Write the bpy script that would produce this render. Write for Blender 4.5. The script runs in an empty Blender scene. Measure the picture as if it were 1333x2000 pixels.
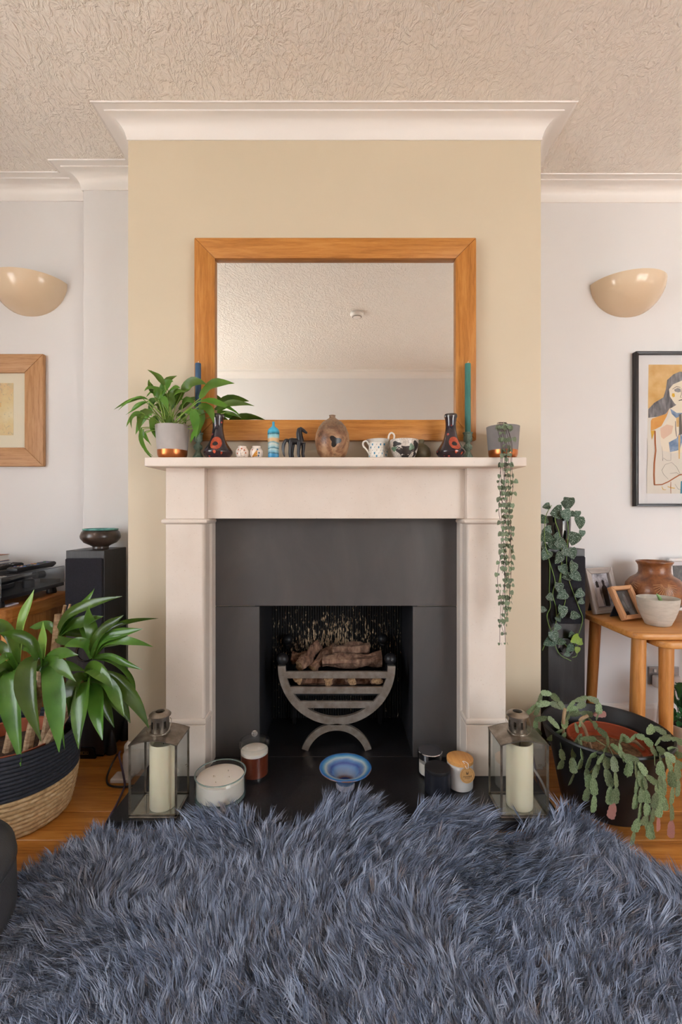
import bpy, bmesh, math, random
import numpy as np
from mathutils import Vector, Matrix
random.seed(7); R = random.Random(11); rng = np.random.default_rng(5)
S = bpy.context.scene
COL = S.collection
PI = math.pi

# ------------------------------------------------------------------ camera, sky, light, exposure
F = 2000 * 16 / 36.0          # focal length in photo pixels (16 mm lens on a 36 mm tall frame)
CZ = 0.98                     # camera height
cam_d = bpy.data.cameras.new('camera'); cam = bpy.data.objects.new('camera', cam_d); COL.objects.link(cam)
cam.location = (0, 0, CZ); cam.rotation_euler = (PI / 2, 0, 0)
cam_d.sensor_fit = 'VERTICAL'; cam_d.sensor_height = 36; cam_d.lens = 16; cam_d.clip_start = 0.05
S.camera = cam
world = bpy.data.worlds.new('sky'); S.world = world; world.use_nodes = True
wn = world.node_tree.nodes; wl = world.node_tree.links
bg = wn['Background']; bg.inputs['Color'].default_value = (0.90, 0.95, 1.0, 1); bg.inputs['Strength'].default_value = 6.0
bounce_sun_d = bpy.data.lights.new('sun', 'SUN'); bounce_sun_d.energy = 52; bounce_sun_d.angle = 0.01; bounce_sun_d.color = (1.0, .975, .94)
sun = bpy.data.objects.new('sun', bounce_sun_d); COL.objects.link(sun); sun.location = (3, 8, 12); sun.rotation_euler = (math.radians(-32), math.radians(10), 0)   # high, from beyond the fireplace wall: added to brighten the ceiling by bounce
S.view_settings.view_transform = 'Standard'; S.view_settings.look = 'None'
S.view_settings.exposure = 0.60; S.view_settings.gamma = 1; S.view_settings.use_curve_mapping = False
S.cycles.use_denoising = True
S.cycles.max_bounces = 12; S.cycles.diffuse_bounces = 8; S.cycles.transparent_max_bounces = 24
S.cycles.caustics_reflective = False; S.cycles.caustics_refractive = False
S.cycles.sample_clamp_indirect = 8

def portal(c, w, h, rz):
    d = bpy.data.lights.new('window_portal', 'AREA'); d.shape = 'RECTANGLE'; d.size = w; d.size_y = h
    d.cycles.is_portal = True
    o = bpy.data.objects.new('window_portal', d); COL.objects.link(o); o.location = c; o.rotation_euler = (PI / 2, 0, rz)

# room extents (metres); camera looks along +Y
XL, XR, YB, ZC = -2.45, 4.10, -1.40, 2.475
YLA, YNIB, YBR, YRA = 2.093, 2.023, 1.75, 2.103
XNIB, XBL, XBR = -1.148, -0.819, 0.769
WIN_B = (1.75, 3.75, 0.06, 2.12)       # garden doors in the wall behind the camera, well to the right: x0, x1, z0, z1
WIN_L = (-1.15, 0.55, 0.45, 2.10)      # smaller window in the left wall: y0, y1, z0, z1
portal(((WIN_B[0] + WIN_B[1]) / 2, YB - 0.13, (WIN_B[2] + WIN_B[3]) / 2), WIN_B[1] - WIN_B[0], WIN_B[3] - WIN_B[2], 0)
portal((XL - 0.15, (WIN_L[0] + WIN_L[1]) / 2, (WIN_L[2] + WIN_L[3]) / 2), WIN_L[1] - WIN_L[0], WIN_L[3] - WIN_L[2], -PI / 2)

# ------------------------------------------------------------------ helpers
def at(px, py, Y):
    """world point that stands at depth Y on the sight line measured in the photo"""
    return Vector(((px - 666.5) / F * Y, Y, CZ - (py - 1000) / F * Y))
def lin(h):
    h = h.lstrip('#'); c = [int(h[i:i + 2], 16) / 255 for i in (0, 2, 4)]
    return tuple((v / 12.92 if v <= 0.04045 else ((v + 0.055) / 1.055) ** 2.4) for v in c) + (1,)
MATS = {}
class Nodes:
    def __init__(s, name):
        s.m = bpy.data.materials.new(name); s.m.use_nodes = True
        s.t = s.m.node_tree; s.n = s.t.nodes; s.p = s.n['Principled BSDF']; s.l = s.t.links
    def new(s, kind, **kw):
        x = s.n.new(kind)
        for k, v in kw.items():
            if k.startswith('i_'):
                key = k[2:].replace('_', ' ')
                x.inputs[int(key) if key.isdigit() else key].default_value = v
            else: setattr(x, k, v)
        return x
    def link(s, a, b): s.l.new(a, b)
    def coord(s, scale=(1, 1, 1), kind='Object', rot=(0, 0, 0)):
        c = s.new('ShaderNodeTexCoord'); mp = s.new('ShaderNodeMapping')
        mp.inputs['Scale'].default_value = scale; mp.inputs['Rotation'].default_value = rot
        s.link(c.outputs[kind], mp.inputs['Vector']); return mp.outputs['Vector']
    def noise(s, vec, scale, detail=4, rough=0.55, dist=0.0):
        x = s.new('ShaderNodeTexNoise'); x.inputs['Scale'].default_value = scale; x.inputs['Detail'].default_value = detail
        x.inputs['Roughness'].default_value = rough; x.inputs['Distortion'].default_value = dist
        if vec is not None: s.link(vec, x.inputs['Vector'])
        return x.outputs['Fac']
    def ramp(s, fac, stops, interp='LINEAR'):
        x = s.new('ShaderNodeValToRGB'); x.color_ramp.interpolation = interp; e = x.color_ramp.elements
        while len(e) < len(stops): e.new(0.5)
        for k, (p, c) in enumerate(stops):
            e[k].position = p; e[k].color = lin(c) if isinstance(c, str) else (c, c, c, 1)
        s.link(fac, x.inputs['Fac']); return x.outputs['Color']
    def bump(s, h, strength, dist, normal=None):
        b = s.new('ShaderNodeBump'); b.inputs['Strength'].default_value = strength; b.inputs['Distance'].default_value = dist
        s.link(h, b.inputs['Height'])
        if normal is not None: s.link(normal, b.inputs['Normal'])
        s.link(b.outputs['Normal'], s.p.inputs['Normal']); return b.outputs['Normal']
    def math(s, op, a, b=None):
        x = s.new('ShaderNodeMath', operation=op)
        for i, v in enumerate((a, b)):
            if v is None: continue
            if isinstance(v, (int, float)): x.inputs[i].default_value = v
            else: s.link(v, x.inputs[i])
        return x.outputs[0]
    def mix(s, fac, a, b):
        x = s.new('ShaderNodeMix', data_type='RGBA')
        if isinstance(fac, (int, float)): x.inputs[0].default_value = fac
        else: s.link(fac, x.inputs[0])
        for i, v in ((6, a), (7, b)):
            if isinstance(v, str): x.inputs[i].default_value = lin(v)
            else: s.link(v, x.inputs[i])
        return x.outputs[2]
    def color(s, c): s.link(c, s.p.inputs['Base Color'])

def mat(name, col, rough=0.5, metal=0.0, col2=None, nscale=12.0, bump=None, spec=0.5, coat=0.0, sss=0.0, stretch=(1, 1, 1), trans=0.0, lo=0.35, hi=0.65):
    """general procedural material: two colours mixed by noise, optional fine relief (scale, strength, distance)"""
    if name in MATS: return MATS[name]
    N = Nodes(name); p = N.p
    p.inputs['Roughness'].default_value = rough; p.inputs['Metallic'].default_value = metal
    p.inputs['Specular IOR Level'].default_value = spec; p.inputs['Coat Weight'].default_value = coat
    if coat: p.inputs['Coat Roughness'].default_value = 0.05
    if sss:
        p.inputs['Subsurface Weight'].default_value = sss; p.inputs['Subsurface Radius'].default_value = (0.02, 0.012, 0.006)
        p.inputs['Subsurface Scale'].default_value = 0.6
    if trans: p.inputs['Transmission Weight'].default_value = trans
    v = N.coord(stretch)
    N.color(N.ramp(N.noise(v, nscale), [(lo, col), (hi, col2 or col)]))
    if bump: N.bump(N.noise(v, bump[0], 3), bump[1], bump[2])
    MATS[name] = N.m; return N.m

def wood(name, a, b, c, rough=0.45, axis=0, scale=1.0, coat=0.0, rot=(0, 0, 0), rand=0.0, knots=False):
    if name in MATS: return MATS[name]
    N = Nodes(name); st = [14 * scale] * 3; st[axis] = 1.0 * scale
    v = N.coord(tuple(st), rot=rot)
    if rand:
        oi = N.new('ShaderNodeObjectInfo'); ad = N.new('ShaderNodeVectorMath', operation='ADD')
        sc = N.new('ShaderNodeVectorMath', operation='SCALE'); sc.inputs['Scale'].default_value = 30
        cx = N.new('ShaderNodeCombineXYZ')
        for i in range(3): N.link(oi.outputs['Random'], cx.inputs[i])
        N.link(cx.outputs[0], sc.inputs[0]); N.link(v, ad.inputs[0]); N.link(sc.outputs[0], ad.inputs[1]); v = ad.outputs[0]
    g1 = N.noise(v, 3.2, 6, 0.6, 0.6); g2 = N.noise(v, 16, 3, 0.7)
    f = N.math('ADD', N.math('MULTIPLY', g1, 0.7), N.math('MULTIPLY', g2, 0.3))
    col = N.ramp(f, [(0.33, a), (0.5, b), (0.68, c)])
    if rand:
        hs = N.new('ShaderNodeHueSaturation'); N.link(col, hs.inputs['Color'])
        N.link(N.math('ADD', N.math('MULTIPLY', oi.outputs['Random'], rand), 1 - rand / 2), hs.inputs['Value']); col = hs.outputs[0]
    if knots:
        vo = N.new('ShaderNodeTexVoronoi'); vo.inputs['Scale'].default_value = 1.0
        N.link(N.coord((2.0, 5.5, 5.5)), vo.inputs['Vector'])
        col = N.mix(N.ramp(vo.outputs['Distance'], [(0.02, 1.0), (0.07, 0.0)]), col, '#3a1d08')
    N.color(col); N.p.inputs['Roughness'].default_value = rough; N.p.inputs['Coat Weight'].default_value = coat
    N.p.inputs['Coat Roughness'].default_value = 0.25
    N.bump(g2, 0.12, 0.002); MATS[name] = N.m; return N.m

def thin_glass(name, tint=(1, 1, 1), rough=0.0, ior=1.45):
    """window-type glass: clear with a Fresnel reflection"""
    if name in MATS: return MATS[name]
    N = Nodes(name); n = N.n; n.remove(N.p)
    tr = N.new('ShaderNodeBsdfTransparent'); tr.inputs['Color'].default_value = (*tint, 1)
    gl = N.new('ShaderNodeBsdfGlossy'); gl.inputs['Roughness'].default_value = rough
    fr = N.new('ShaderNodeFresnel'); ge = N.new('ShaderNodeNewGeometry')
    N.link(N.math('ADD', N.math('MULTIPLY', ge.outputs['Backfacing'], 1 / ior - ior), ior), fr.inputs['IOR'])   # same reflection from either face
    mx = N.new('ShaderNodeMixShader')
    N.link(fr.outputs[0], mx.inputs[0]); N.link(tr.outputs[0], mx.inputs[1]); N.link(gl.outputs[0], mx.inputs[2])
    N.link(mx.outputs[0], n['Material Output'].inputs['Surface']); MATS[name] = N.m; return N.m

class MB:
    """collects shapes, then build() links them as one mesh object"""
    def __init__(s): s.v = []; s.f = []; s.m = []; s.cur = 0
    def mi(s, i): s.cur = i; return s
    def add(s, vs, fs):
        b = len(s.v); s.v += [tuple(v) for v in vs]
        for f in fs: s.f.append(tuple(b + i for i in f)); s.m.append(s.cur)
        return s
    def box(s, x0, x1, y0, y1, z0, z1, M=None):
        vs = [Vector((x, y, z)) for z in (z0, z1) for y in (y0, y1) for x in (x0, x1)]
        if M is not None: vs = [M @ v for v in vs]
        return s.add(vs, [(0, 2, 3, 1), (4, 5, 7, 6), (0, 1, 5, 4), (1, 3, 7, 5), (3, 2, 6, 7), (2, 0, 4, 6)])
    def prism(s, poly, d0, d1, axis='z', M=None):
        """2-D outline extruded along an axis (z: x,y outline; y: x,z outline; x: y,z outline)"""
        n = len(poly); vs = []
        for d in (d0, d1):
            for a, b in poly:
                v = {'z': (a, b, d), 'y': (a, d, b), 'x': (d, a, b)}[axis]
                vs.append(M @ Vector(v) if M is not None else v)
        fs = [tuple(range(n - 1, -1, -1)), tuple(range(n, 2 * n))] + [(i, (i + 1) % n, n + (i + 1) % n, n + i) for i in range(n)]
        return s.add(vs, fs)
    def lathe(s, prof, n=32, c=(0, 0, 0), sx=1.0, sy=1.0, a0=0.0, a1=2 * PI, ripple=None):
        """profile [(r, z)...] turned about z; ends at r=0 close themselves"""
        full = abs(a1 - a0 - 2 * PI) < 1e-6; cols = n if full else n + 1; vs = []; rows = []
        for k, (r, z) in enumerate(prof):
            if r < 1e-6: rows.append([len(vs)]); vs.append((c[0], c[1], c[2] + z)); continue
            row = []
            for i in range(cols):
                a = a0 + (a1 - a0) * i / n; q = r * (ripple(a, k) if ripple else 1)
                row.append(len(vs)); vs.append((c[0] + q * sx * math.cos(a), c[1] + q * sy * math.sin(a), c[2] + z))
            rows.append(row)
        fs = []
        for a, b in zip(rows, rows[1:]):
            m = n
            for i in range(m):
                j = (i + 1) % cols
                if len(a) == 1 and len(b) == 1: continue
                if len(a) == 1: fs.append((a[0], b[j], b[i]))
                elif len(b) == 1: fs.append((a[i], a[j], b[0]))
                else: fs.append((a[i], a[j], b[j], b[i]))
        return s.add(vs, fs)
    def tube(s, pts, rad, n=8, cap=True):
        pts = [Vector(p) for p in pts]; k = len(pts)
        rad = rad if isinstance(rad, (list, tuple)) else [rad] * k
        vs = []; fs = []; up = None
        for i, p in enumerate(pts):
            t = (pts[min(i + 1, k - 1)] - pts[max(i - 1, 0)]).normalized()
            if up is None:
                up = Vector((0, 0, 1)) if abs(t.z) < 0.9 else Vector((1, 0, 0))
            a = t.cross(up).normalized(); up = a.cross(t).normalized()
            for j in range(n):
                q = 2 * PI * j / n; vs.append(p + (a * math.cos(q) + up * math.sin(q)) * rad[i])
        for i in range(k - 1):
            for j in range(n):
                fs.append((i * n + j, i * n + (j + 1) % n, (i + 1) * n + (j + 1) % n, (i + 1) * n + j))
        if cap: fs += [tuple(range(n - 1, -1, -1)), tuple(range((k - 1) * n, k * n))]
        return s.add(vs, fs)
    def ball(s, c, r, n=16, sz=1.0):
        m = n // 2
        return s.lathe([(r * math.sin(PI * i / m) if 0 < i < m else 0, -r * sz * math.cos(PI * i / m)) for i in range(m + 1)], n, c)
    def leaf(s, spine, width, prof, fold=0.25, side=None, rows=None, curl=0.0, wav=0.0, ph=0.0):
        """leaf blade along a spine of points: centre rib sunk by fold, edges taper by prof(t)"""
        k = len(spine); vs = []; fs = []
        for i, p in enumerate(spine):
            t = i / (k - 1); tan = (spine[min(i + 1, k - 1)] - spine[max(i - 1, 0)]).normalized()
            sd = side if side is not None else Vector((0, 0, 1))
            b = tan.cross(sd)
            if b.length < 1e-4: b = tan.cross(Vector((1, 0, 0)))
            b.normalize(); nrm = b.cross(tan).normalized(); w = max(prof(t), 0.02) * width / 2
            vs += [p - b * w + nrm * (w * (fold + wav * math.sin(ph + 9 * t))), p, p + b * w + nrm * (w * (fold + curl + wav * math.sin(ph + 2 + 8 * t)))]
        for i in range(k - 1):
            a = 3 * i; fs += [(a, a + 1, a + 4, a + 3), (a + 1, a + 2, a + 5, a + 4)]
        return s.add(vs, fs)
    def build(s, name, mats, parent=None, smooth=False, bevel=0.0, loc=None, seg=2, angle=35, solid=0.0, uv=False):
        me = bpy.data.meshes.new(name)
        me.from_pydata(s.v, [], s.f)
        mats = mats if isinstance(mats, (list, tuple)) else [mats]
        for m in mats: me.materials.append(m)
        if len(mats) > 1: me.polygons.foreach_set('material_index', s.m)
        bm = bmesh.new(); bm.from_mesh(me)
        if solid:
            pass
        bmesh.ops.recalc_face_normals(bm, faces=bm.faces)
        if bevel:
            ed = [e for e in bm.edges if len(e.link_faces) == 2 and e.calc_face_angle(0) > math.radians(30)]
            bmesh.ops.bevel(bm, geom=ed, offset=bevel, segments=seg, profile=0.5, affect='EDGES', clamp_overlap=True)
        bm.to_mesh(me); bm.free()
        if smooth:
            me.polygons.foreach_set('use_smooth', [True] * len(me.polygons)); me.set_sharp_from_angle(angle=math.radians(angle))
        o = bpy.data.objects.new(name, me); COL.objects.link(o)
        if parent is not None: o.parent = parent
        if loc is not None: o.location = loc
        return o

def tag(o, label, cat, group=None):
    o['label'] = label; o['category'] = cat
    if group: o['group'] = group
    return o
def thing(name, label, cat, loc=(0, 0, 0), rz=0.0, group=None):
    o = bpy.data.objects.new(name, None); COL.objects.link(o); o.empty_display_size = 0.05
    o.location = loc; o.rotation_euler = (0, 0, rz); return tag(o, label, cat, group)
def structure(o): o['kind'] = 'structure'; return o
def share(o, parent, loc=(0, 0, 0), rot=(0, 0, 0), scale=(1, 1, 1), name=None):
    """a copy that shares mesh data"""
    c = o.copy(); COL.objects.link(c); c.parent = parent; c.location = loc; c.rotation_euler = rot; c.scale = scale
    if name: c.name = name
    return c
def bez(a, b, c, n=8):
    return [a * (1 - t) ** 2 + b * 2 * t * (1 - t) + c * t * t for t in [i / n for i in range(n + 1)]]
def poly_path(pts, n=6):
    """smooth curve through points (Catmull-Rom)"""
    P = [pts[0] * 2 - pts[1]] + list(pts) + [pts[-1] * 2 - pts[-2]]; out = []
    for i in range(1, len(P) - 2):
        for k in range(n):
            t = k / n; a, b, c, d = P[i - 1], P[i], P[i + 1], P[i + 2]
            out.append(0.5 * ((2 * b) + (c - a) * t + (2 * a - 5 * b + 4 * c - d) * t * t + (3 * b - a - 3 * c + d) * t ** 3))
    return out + [pts[-1]]
def text_mesh(txt, size, material, parent, loc, rot=(PI / 2, 0, 0), name='lettering', extrude=0.0002, align='CENTER'):
    cu = bpy.data.curves.new('lettering', 'FONT'); cu.body = txt; cu.size = size; cu.extrude = extrude
    cu.align_x = align; cu.align_y = 'CENTER'; cu.resolution_u = 3
    o = bpy.data.objects.new('lettering', cu); COL.objects.link(o)
    dg = bpy.context.evaluated_depsgraph_get(); me = bpy.data.meshes.new_from_object(o.evaluated_get(dg))
    bpy.data.objects.remove(o); bpy.data.curves.remove(cu)
    me.materials.clear(); me.materials.append(material)
    q = bpy.data.objects.new(name, me); COL.objects.link(q); q.parent = parent; q.location = loc; q.rotation_euler = rot
    return q
# ------------------------------------------------------------------ surface materials
def wall_paint(name, a, b, rough=0.6):
    N = Nodes(name); v = N.coord(); N.color(N.ramp(N.noise(v, 1.7, 3), [(0.3, a), (0.7, b)]))
    N.p.inputs['Roughness'].default_value = rough; N.bump(N.noise(v, 260, 3), 0.06, 0.002); MATS[name] = N.m; return N.m
M_WHITE = wall_paint('wall_white', '#dadadb', '#dededf')
M_BREAST = wall_paint('breast_paint', '#cbbfa8', '#cfc3ac', 0.5)
M_TRIM = wall_paint('trim_white', '#e6e4e2', '#e9e7e5', 0.4)
def artex():
    N = Nodes('artex_ceiling'); v = N.coord((1, 0.62, 1), rot=(0, 0, 0.5))
    d = N.new('ShaderNodeVectorMath', operation='ADD'); nz = N.new('ShaderNodeTexNoise'); nz.inputs['Scale'].default_value = 9
    N.link(v, nz.inputs['Vector'])
    sc = N.new('ShaderNodeVectorMath', operation='SCALE'); sc.inputs['Scale'].default_value = 0.09
    N.link(nz.outputs['Color'], sc.inputs[0]); N.link(v, d.inputs[0]); N.link(sc.outputs[0], d.inputs[1])
    n1 = N.noise(d.outputs[0], 58, 3, 0.5, 0.5); n2 = N.noise(d.outputs[0], 110, 2, 0.5, 0.5)
    h = N.math('ADD', N.ramp(n1, [(0.46, 0.0), (0.58, 1.0)]), N.math('MULTIPLY', N.ramp(n2, [(0.42, 0.0), (0.62, 1.0)]), 0.5))
    N.bump(h, 0.8, 0.0030)
    N.p.inputs['Base Color'].default_value = lin('#ebe7e1'); N.p.inputs['Roughness'].default_value = 0.55
    MATS['artex'] = N.m; return N.m
M_ARTEX = artex()
M_PLANK = wood('pine_plank', '#8a4f1e', '#b57631', '#c98f4a', 0.32, 0, 1.0, coat=0.25, rand=0.22, knots=True)
M_GAP = mat('floor_gap', '#1c0f06', 0.9)
def stone():
    N = Nodes('limestone'); v = N.coord()
    c = N.ramp(N.noise(v, 7, 4), [(0.3, '#d8ccc0'), (0.7, '#e0d6cc')])
    sp = N.ramp(N.noise(v, 190, 2, 0.7), [(0.66, 0.0), (0.74, 1.0)])
    N.color(N.mix(N.math('MULTIPLY', sp, 0.45), c, '#a08a74'))
    N.p.inputs['Roughness'].default_value = 0.5; MATS['stone'] = N.m; return N.m
M_STONE = stone()
def slate():
    N = Nodes('honed_slate'); v = N.coord((1, 1, 0.5))
    n = N.noise(v, 5, 5, 0.6, 0.8)
    N.color(N.ramp(n, [(0.3, '#464546'), (0.55, '#4e4c4c'), (0.75, '#575454')]))
    N.link(N.ramp(N.noise(v, 9, 4), [(0.3, 0.34), (0.7, 0.5)]), N.p.inputs['Roughness'])
    N.bump(N.noise(v, 240, 2), 0.05, 0.001); MATS['slate'] = N.m; return N.m
M_SLATE = slate()
M_HEARTH = mat('black_granite', '#1d1c1f', 0.3, col2='#29282b', nscale=160, spec=0.5)

# ------------------------------------------------------------------ floor, planks, ceiling
floor = structure(MB().box(XL - 0.1, XR + 0.1, YB - 0.1, 2.2, -0.06, -0.012).build('floor', M_GAP))
pw = 0.130; y = 1.359 + 0.13 * 6
row = 0
while y > YB - 0.1:
    x = XL - 0.1 - R.uniform(0, 1.2)
    while x < XR + 0.1:
        L = R.uniform(1.2, 2.2); x0 = max(x, XL - 0.1); x1 = min(x + L, XR + 0.1)
        if x1 - x0 > 0.05:
            MB().box(-(x1 - x0) / 2 + 0.0006, (x1 - x0) / 2 - 0.0006, -pw / 2 + 0.0007, pw / 2 - 0.0007, -0.012, 0).build('plank', M_PLANK, floor, bevel=0.0012, seg=1, loc=((x0 + x1) / 2, y - pw / 2, R.uniform(-0.0004, 0)))
        x += L
    y -= pw; row += 1
structure(MB().box(XL - 0.1, XR + 0.1, YB - 0.1, 2.25, ZC, ZC + 0.1).build('ceiling', M_ARTEX))

# ------------------------------------------------------------------ walls
structure(MB().box(XL, XNIB, YLA, YLA + 0.12, -0.02, ZC + 0.02).build('wall_alcove_left', M_WHITE))
structure(MB().box(XNIB, XBL + 0.02, YNIB, YLA + 0.12, -0.02, ZC + 0.02).build('wall_nib_left', M_WHITE, bevel=0.003, seg=1))
structure(MB().box(XBR, XR, YRA, YRA + 0.12, -0.02, ZC + 0.02).build('wall_alcove_right', M_WHITE))
def pierced_wall(name, axis, lo, hi, t0, t1, win):
    """wall running lo..hi along axis, thickness t0..t1, with one opening (u0, u1, z0, z1)"""
    u0, u1, z0, z1 = win; b = MB()
    for (p, q, r, s_) in ((lo, u0, -.02, ZC + .02), (u1, hi, -.02, ZC + .02), (u0, u1, -.02, z0), (u0, u1, z1, ZC + .02)):
        b.box(p, q, t0, t1, r, s_) if axis == 'x' else b.box(t0, t1, p, q, r, s_)
    return structure(b.build(name, M_WHITE))
pierced_wall('wall_back', 'x', XL - .14, XR + .14, YB - .14, YB, WIN_B)
pierced_wall('wall_left', 'y', YB, 2.25, XL - .14, XL, WIN_L)
structure(MB().box(XR, XR + .14, YB, 2.25, -.02, ZC + .02).build('wall_right', M_WHITE))
M_PVC = mat('window_frame_white', '#eeeeec', 0.35)
M_PANE = thin_glass('window_glass')
def window(name, axis, c, win, nlights):
    u0, u1, z0, z1 = win; t = 0.055; fr = MB()
    def bx(m, a, e, z, zz, th): m.box(a, e, c - th, c + th, z, zz) if axis == 'x' else m.box(c - th, c + th, a, e, z, zz)
    bx(fr, u0, u1, z0, z0 + t, .03); bx(fr, u0, u1, z1 - t, z1, .03); w = (u1 - u0) / nlights
    for k in range(nlights + 1):
        a = min(max(u0 + k * w - t / 2, u0), u1 - t); bx(fr, a, a + t, z0 + t, z1 - t, .03)
    o = structure(fr.build(name, M_PVC))
    for k in range(nlights):
        g = MB(); bx(g, u0 + k * w + t / 2, u0 + (k + 1) * w - t / 2, z0 + t, z1 - t, .003); g.build('pane', M_PANE, o)
window('window_1', 'x', YB - 0.07, WIN_B, 3)
window('window_2', 'y', XL - 0.07, WIN_L, 2)
# unseen ground beyond the doors, made pale to bounce light onto the ceiling
structure(MB().box(-9, 12, -12, YB - .14, -.2, -.12).build('ground', mat('bounce_terrace', '#a5a099', 0.9, col2='#b0aba4', nscale=6)))
structure(MB().box(-9, XL - .14, YB - .14, 6, -.2, -.12).build('ground_side', MATS['bounce_terrace']))

# chimney breast with the fire opening
OX0, OX1, OZ1 = -0.312, 0.275, 0.620; YFB = 2.075
b = MB()
b.box(XBL, OX0 - 0.02, YBR, 2.2, -0.02, ZC + 0.02); b.box(OX1 + 0.02, XBR, YBR, 2.2, -0.02, ZC + 0.02)
b.box(OX0 - 0.02, OX1 + 0.02, YBR, 2.2, OZ1 + 0.02, ZC + 0.02); b.box(OX0 - 0.02, OX1 + 0.02, YFB + 0.03, 2.2, -0.02, OZ1 + 0.02)
structure(b.build('wall_chimney_breast', M_BREAST))

# cornice, its smooth ceiling margin, and skirting: profiles swept round the room with mitres
LOOP = [(XL, YB), (XL, YLA), (XNIB, YLA), (XNIB, YNIB), (XBL, YNIB), (XBL, YBR), (XBR, YBR), (XBR, YRA), (XR, YRA), (XR, YB)]
def sweep(path, prof, closed):
    """prof: (distance into the room, z); the room lies to the right of the path"""
    n = len(path); b = MB(); vs = []; m = len(prof)
    for i in range(n):
        p = Vector(path[i]); a = Vector(path[i - 1]) if (closed or i) else None; c = Vector(path[(i + 1) % n]) if (closed or i < n - 1) else None
        def nr(u, w): d = (w - u).normalized(); return Vector((d.y, -d.x))
        if a is None: off = nr(p, c)
        elif c is None: off = nr(a, p)
        else:
            n1, n2 = nr(a, p), nr(p, c); q = n1 + n2; off = q / (1 + n1.dot(n2)) if q.length > 1e-6 else n1
        for d, z in prof: vs.append((p.x + off.x * d, p.y + off.y * d, z))
    fs = []
    for i in range(n if closed else n - 1):
        for j in range(m):
            k = (j + 1) % m; i2 = (i + 1) % n; fs.append((i * m + j, i * m + k, i2 * m + k, i2 * m + j))
    if not closed: fs += [tuple(range(m)), tuple(range(n * m - 1, (n - 1) * m - 1, -1))]
    return b.add(vs, fs)
D, P_ = 0.064, 0.062
prof = [(0, ZC - D - .003), (0.004, ZC - D - .003), (0.004, ZC - D + .003)]
for i in range(1, 9):
    a = PI / 2 * i / 9; prof.append((0.006 + (P_ - 0.012) * (1 - math.cos(a)), ZC - D + 0.003 + (D - 0.010) * math.sin(a)))
prof += [(P_ - 0.006, ZC - 0.007), (P_, ZC - 0.007), (P_, ZC + .004), (0, ZC + .004)]
structure(sweep(LOOP, prof, True).build('trim_1', M_TRIM, smooth=True, angle=28))
structure(sweep(LOOP, [(P_ - .01, ZC - .0015), (P_ + .026, ZC - .0015), (P_ + .032, ZC - .004), (P_ + .036, ZC + .003), (P_ - .01, ZC + .003)], True).build('trim_2', M_TRIM))
sk = [(0, 0), (0.016, 0), (0.016, .078), (.012, .088), (.006, .094), (.004, .098), (0, .098)]
structure(sweep([(XBR, YBR + .001), (XBR, YRA), (XR, YRA)], sk, False).build('baseboard_right', M_TRIM))
structure(sweep([(XL, YLA), (XNIB, YLA), (XNIB, YNIB), (XBL, YNIB), (XBL, YBR)], sk, False).build('baseboard_left', M_TRIM))
structure(sweep([(XBL, YBR), (-0.64, YBR)], sk, False).build('baseboard_breast_left', M_TRIM))
structure(sweep([(0.605, YBR), (XBR, YBR)], sk, False).build('baseboard_breast_right', M_TRIM))

# ------------------------------------------------------------------ fireplace
HZ = 0.043                                      # top of the hearth
hb = thing('hearth', 'black polished granite hearth slab on the floor in front of the fire', 'hearth', (-0.017, 1.56, 0))
MB().box(-.696, .696, -.18, .183, .018, HZ).build('slab', M_HEARTH, hb, bevel=0.002)
MB().box(-.672, .672, -.155, .183, 0, .018).build('slab_base', mat('matt_black', '#0c0c0d', 0.8), hb)
MB().box(OX0 + .017, OX1 + .017, .185, YFB - 1.56, 0, HZ).build('back_hearth', M_HEARTH, hb, bevel=0.0012)
# slate slips round the opening
st = thing('slate_slip', 'dark honed slate panel set lying across the top of the fire opening', 'slate panel', (-.0187, YBR, OZ1 + .0015), group=None)
MB().box(-.497, .497, -.012, 0, 0, .345).build('panel', M_SLATE, st, bevel=.001, seg=1)
st = thing('slate_slip', 'upright dark slate panel between the fire opening and the oval glass candle side', 'slate panel', (-.413, YBR, HZ))
MB().box(-.102, .101, -.012, 0, 0, OZ1 - HZ - .0015).build('panel', M_SLATE, st, bevel=.001, seg=1)
st['label'] = 'upright dark slate panel behind the glass cloche jar and oval candle'
st = thing('slate_slip', 'upright dark slate panel behind the three small lidded candles', 'slate panel', (.376, YBR, HZ))
MB().box(-.101, .102, -.012, 0, 0, OZ1 - HZ - .0015).build('panel', M_SLATE, st, bevel=.001, seg=1)
# firebox
def soot():
    N = Nodes('sooty_iron'); v = N.coord((1, 1, 1))
    n = N.noise(N.coord((1, 1, .35)), 130, 3, 0.6); big = N.noise(v, 5.0, 2)
    g = N.new('ShaderNodeSeparateXYZ'); N.link(v, g.inputs[0])
    band = N.math('SUBTRACT', 1.0, N.math('MULTIPLY', N.math('ABSOLUTE', N.math('SUBTRACT', g.outputs[2], 0.345)), 6.5))
    bx = N.math('SUBTRACT', 1.0, N.math('MULTIPLY', N.math('ABSOLUTE', N.math('ADD', g.outputs[0], 0.02)), 2.2))
    w = N.math('MULTIPLY', N.math('ADD', N.math('MULTIPLY', N.math('MAXIMUM', band, 0.0), 0.19), N.math('MULTIPLY', big, 0.10)), N.math('MAXIMUM', bx, 0.0))
    msk = N.ramp(N.math('ADD', n, w), [(0.70, 0.0), (0.715, 1.0)])
    N.color(N.mix(msk, '#0b0a0b', '#cdb494')); N.p.inputs['Roughness'].default_value = 0.6
    MATS['soot'] = N.m; return N.m
M_SOOT = soot()
fb = thing('firebox', 'black sooty firebox lining with reeded back plate showing worn cream flecks', 'firebox', (-.0185, YFB, HZ))
w2 = (OX1 - OX0) / 2; hh = OZ1 - HZ
rb = MB(); nrib = 52; pts = []
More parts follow.
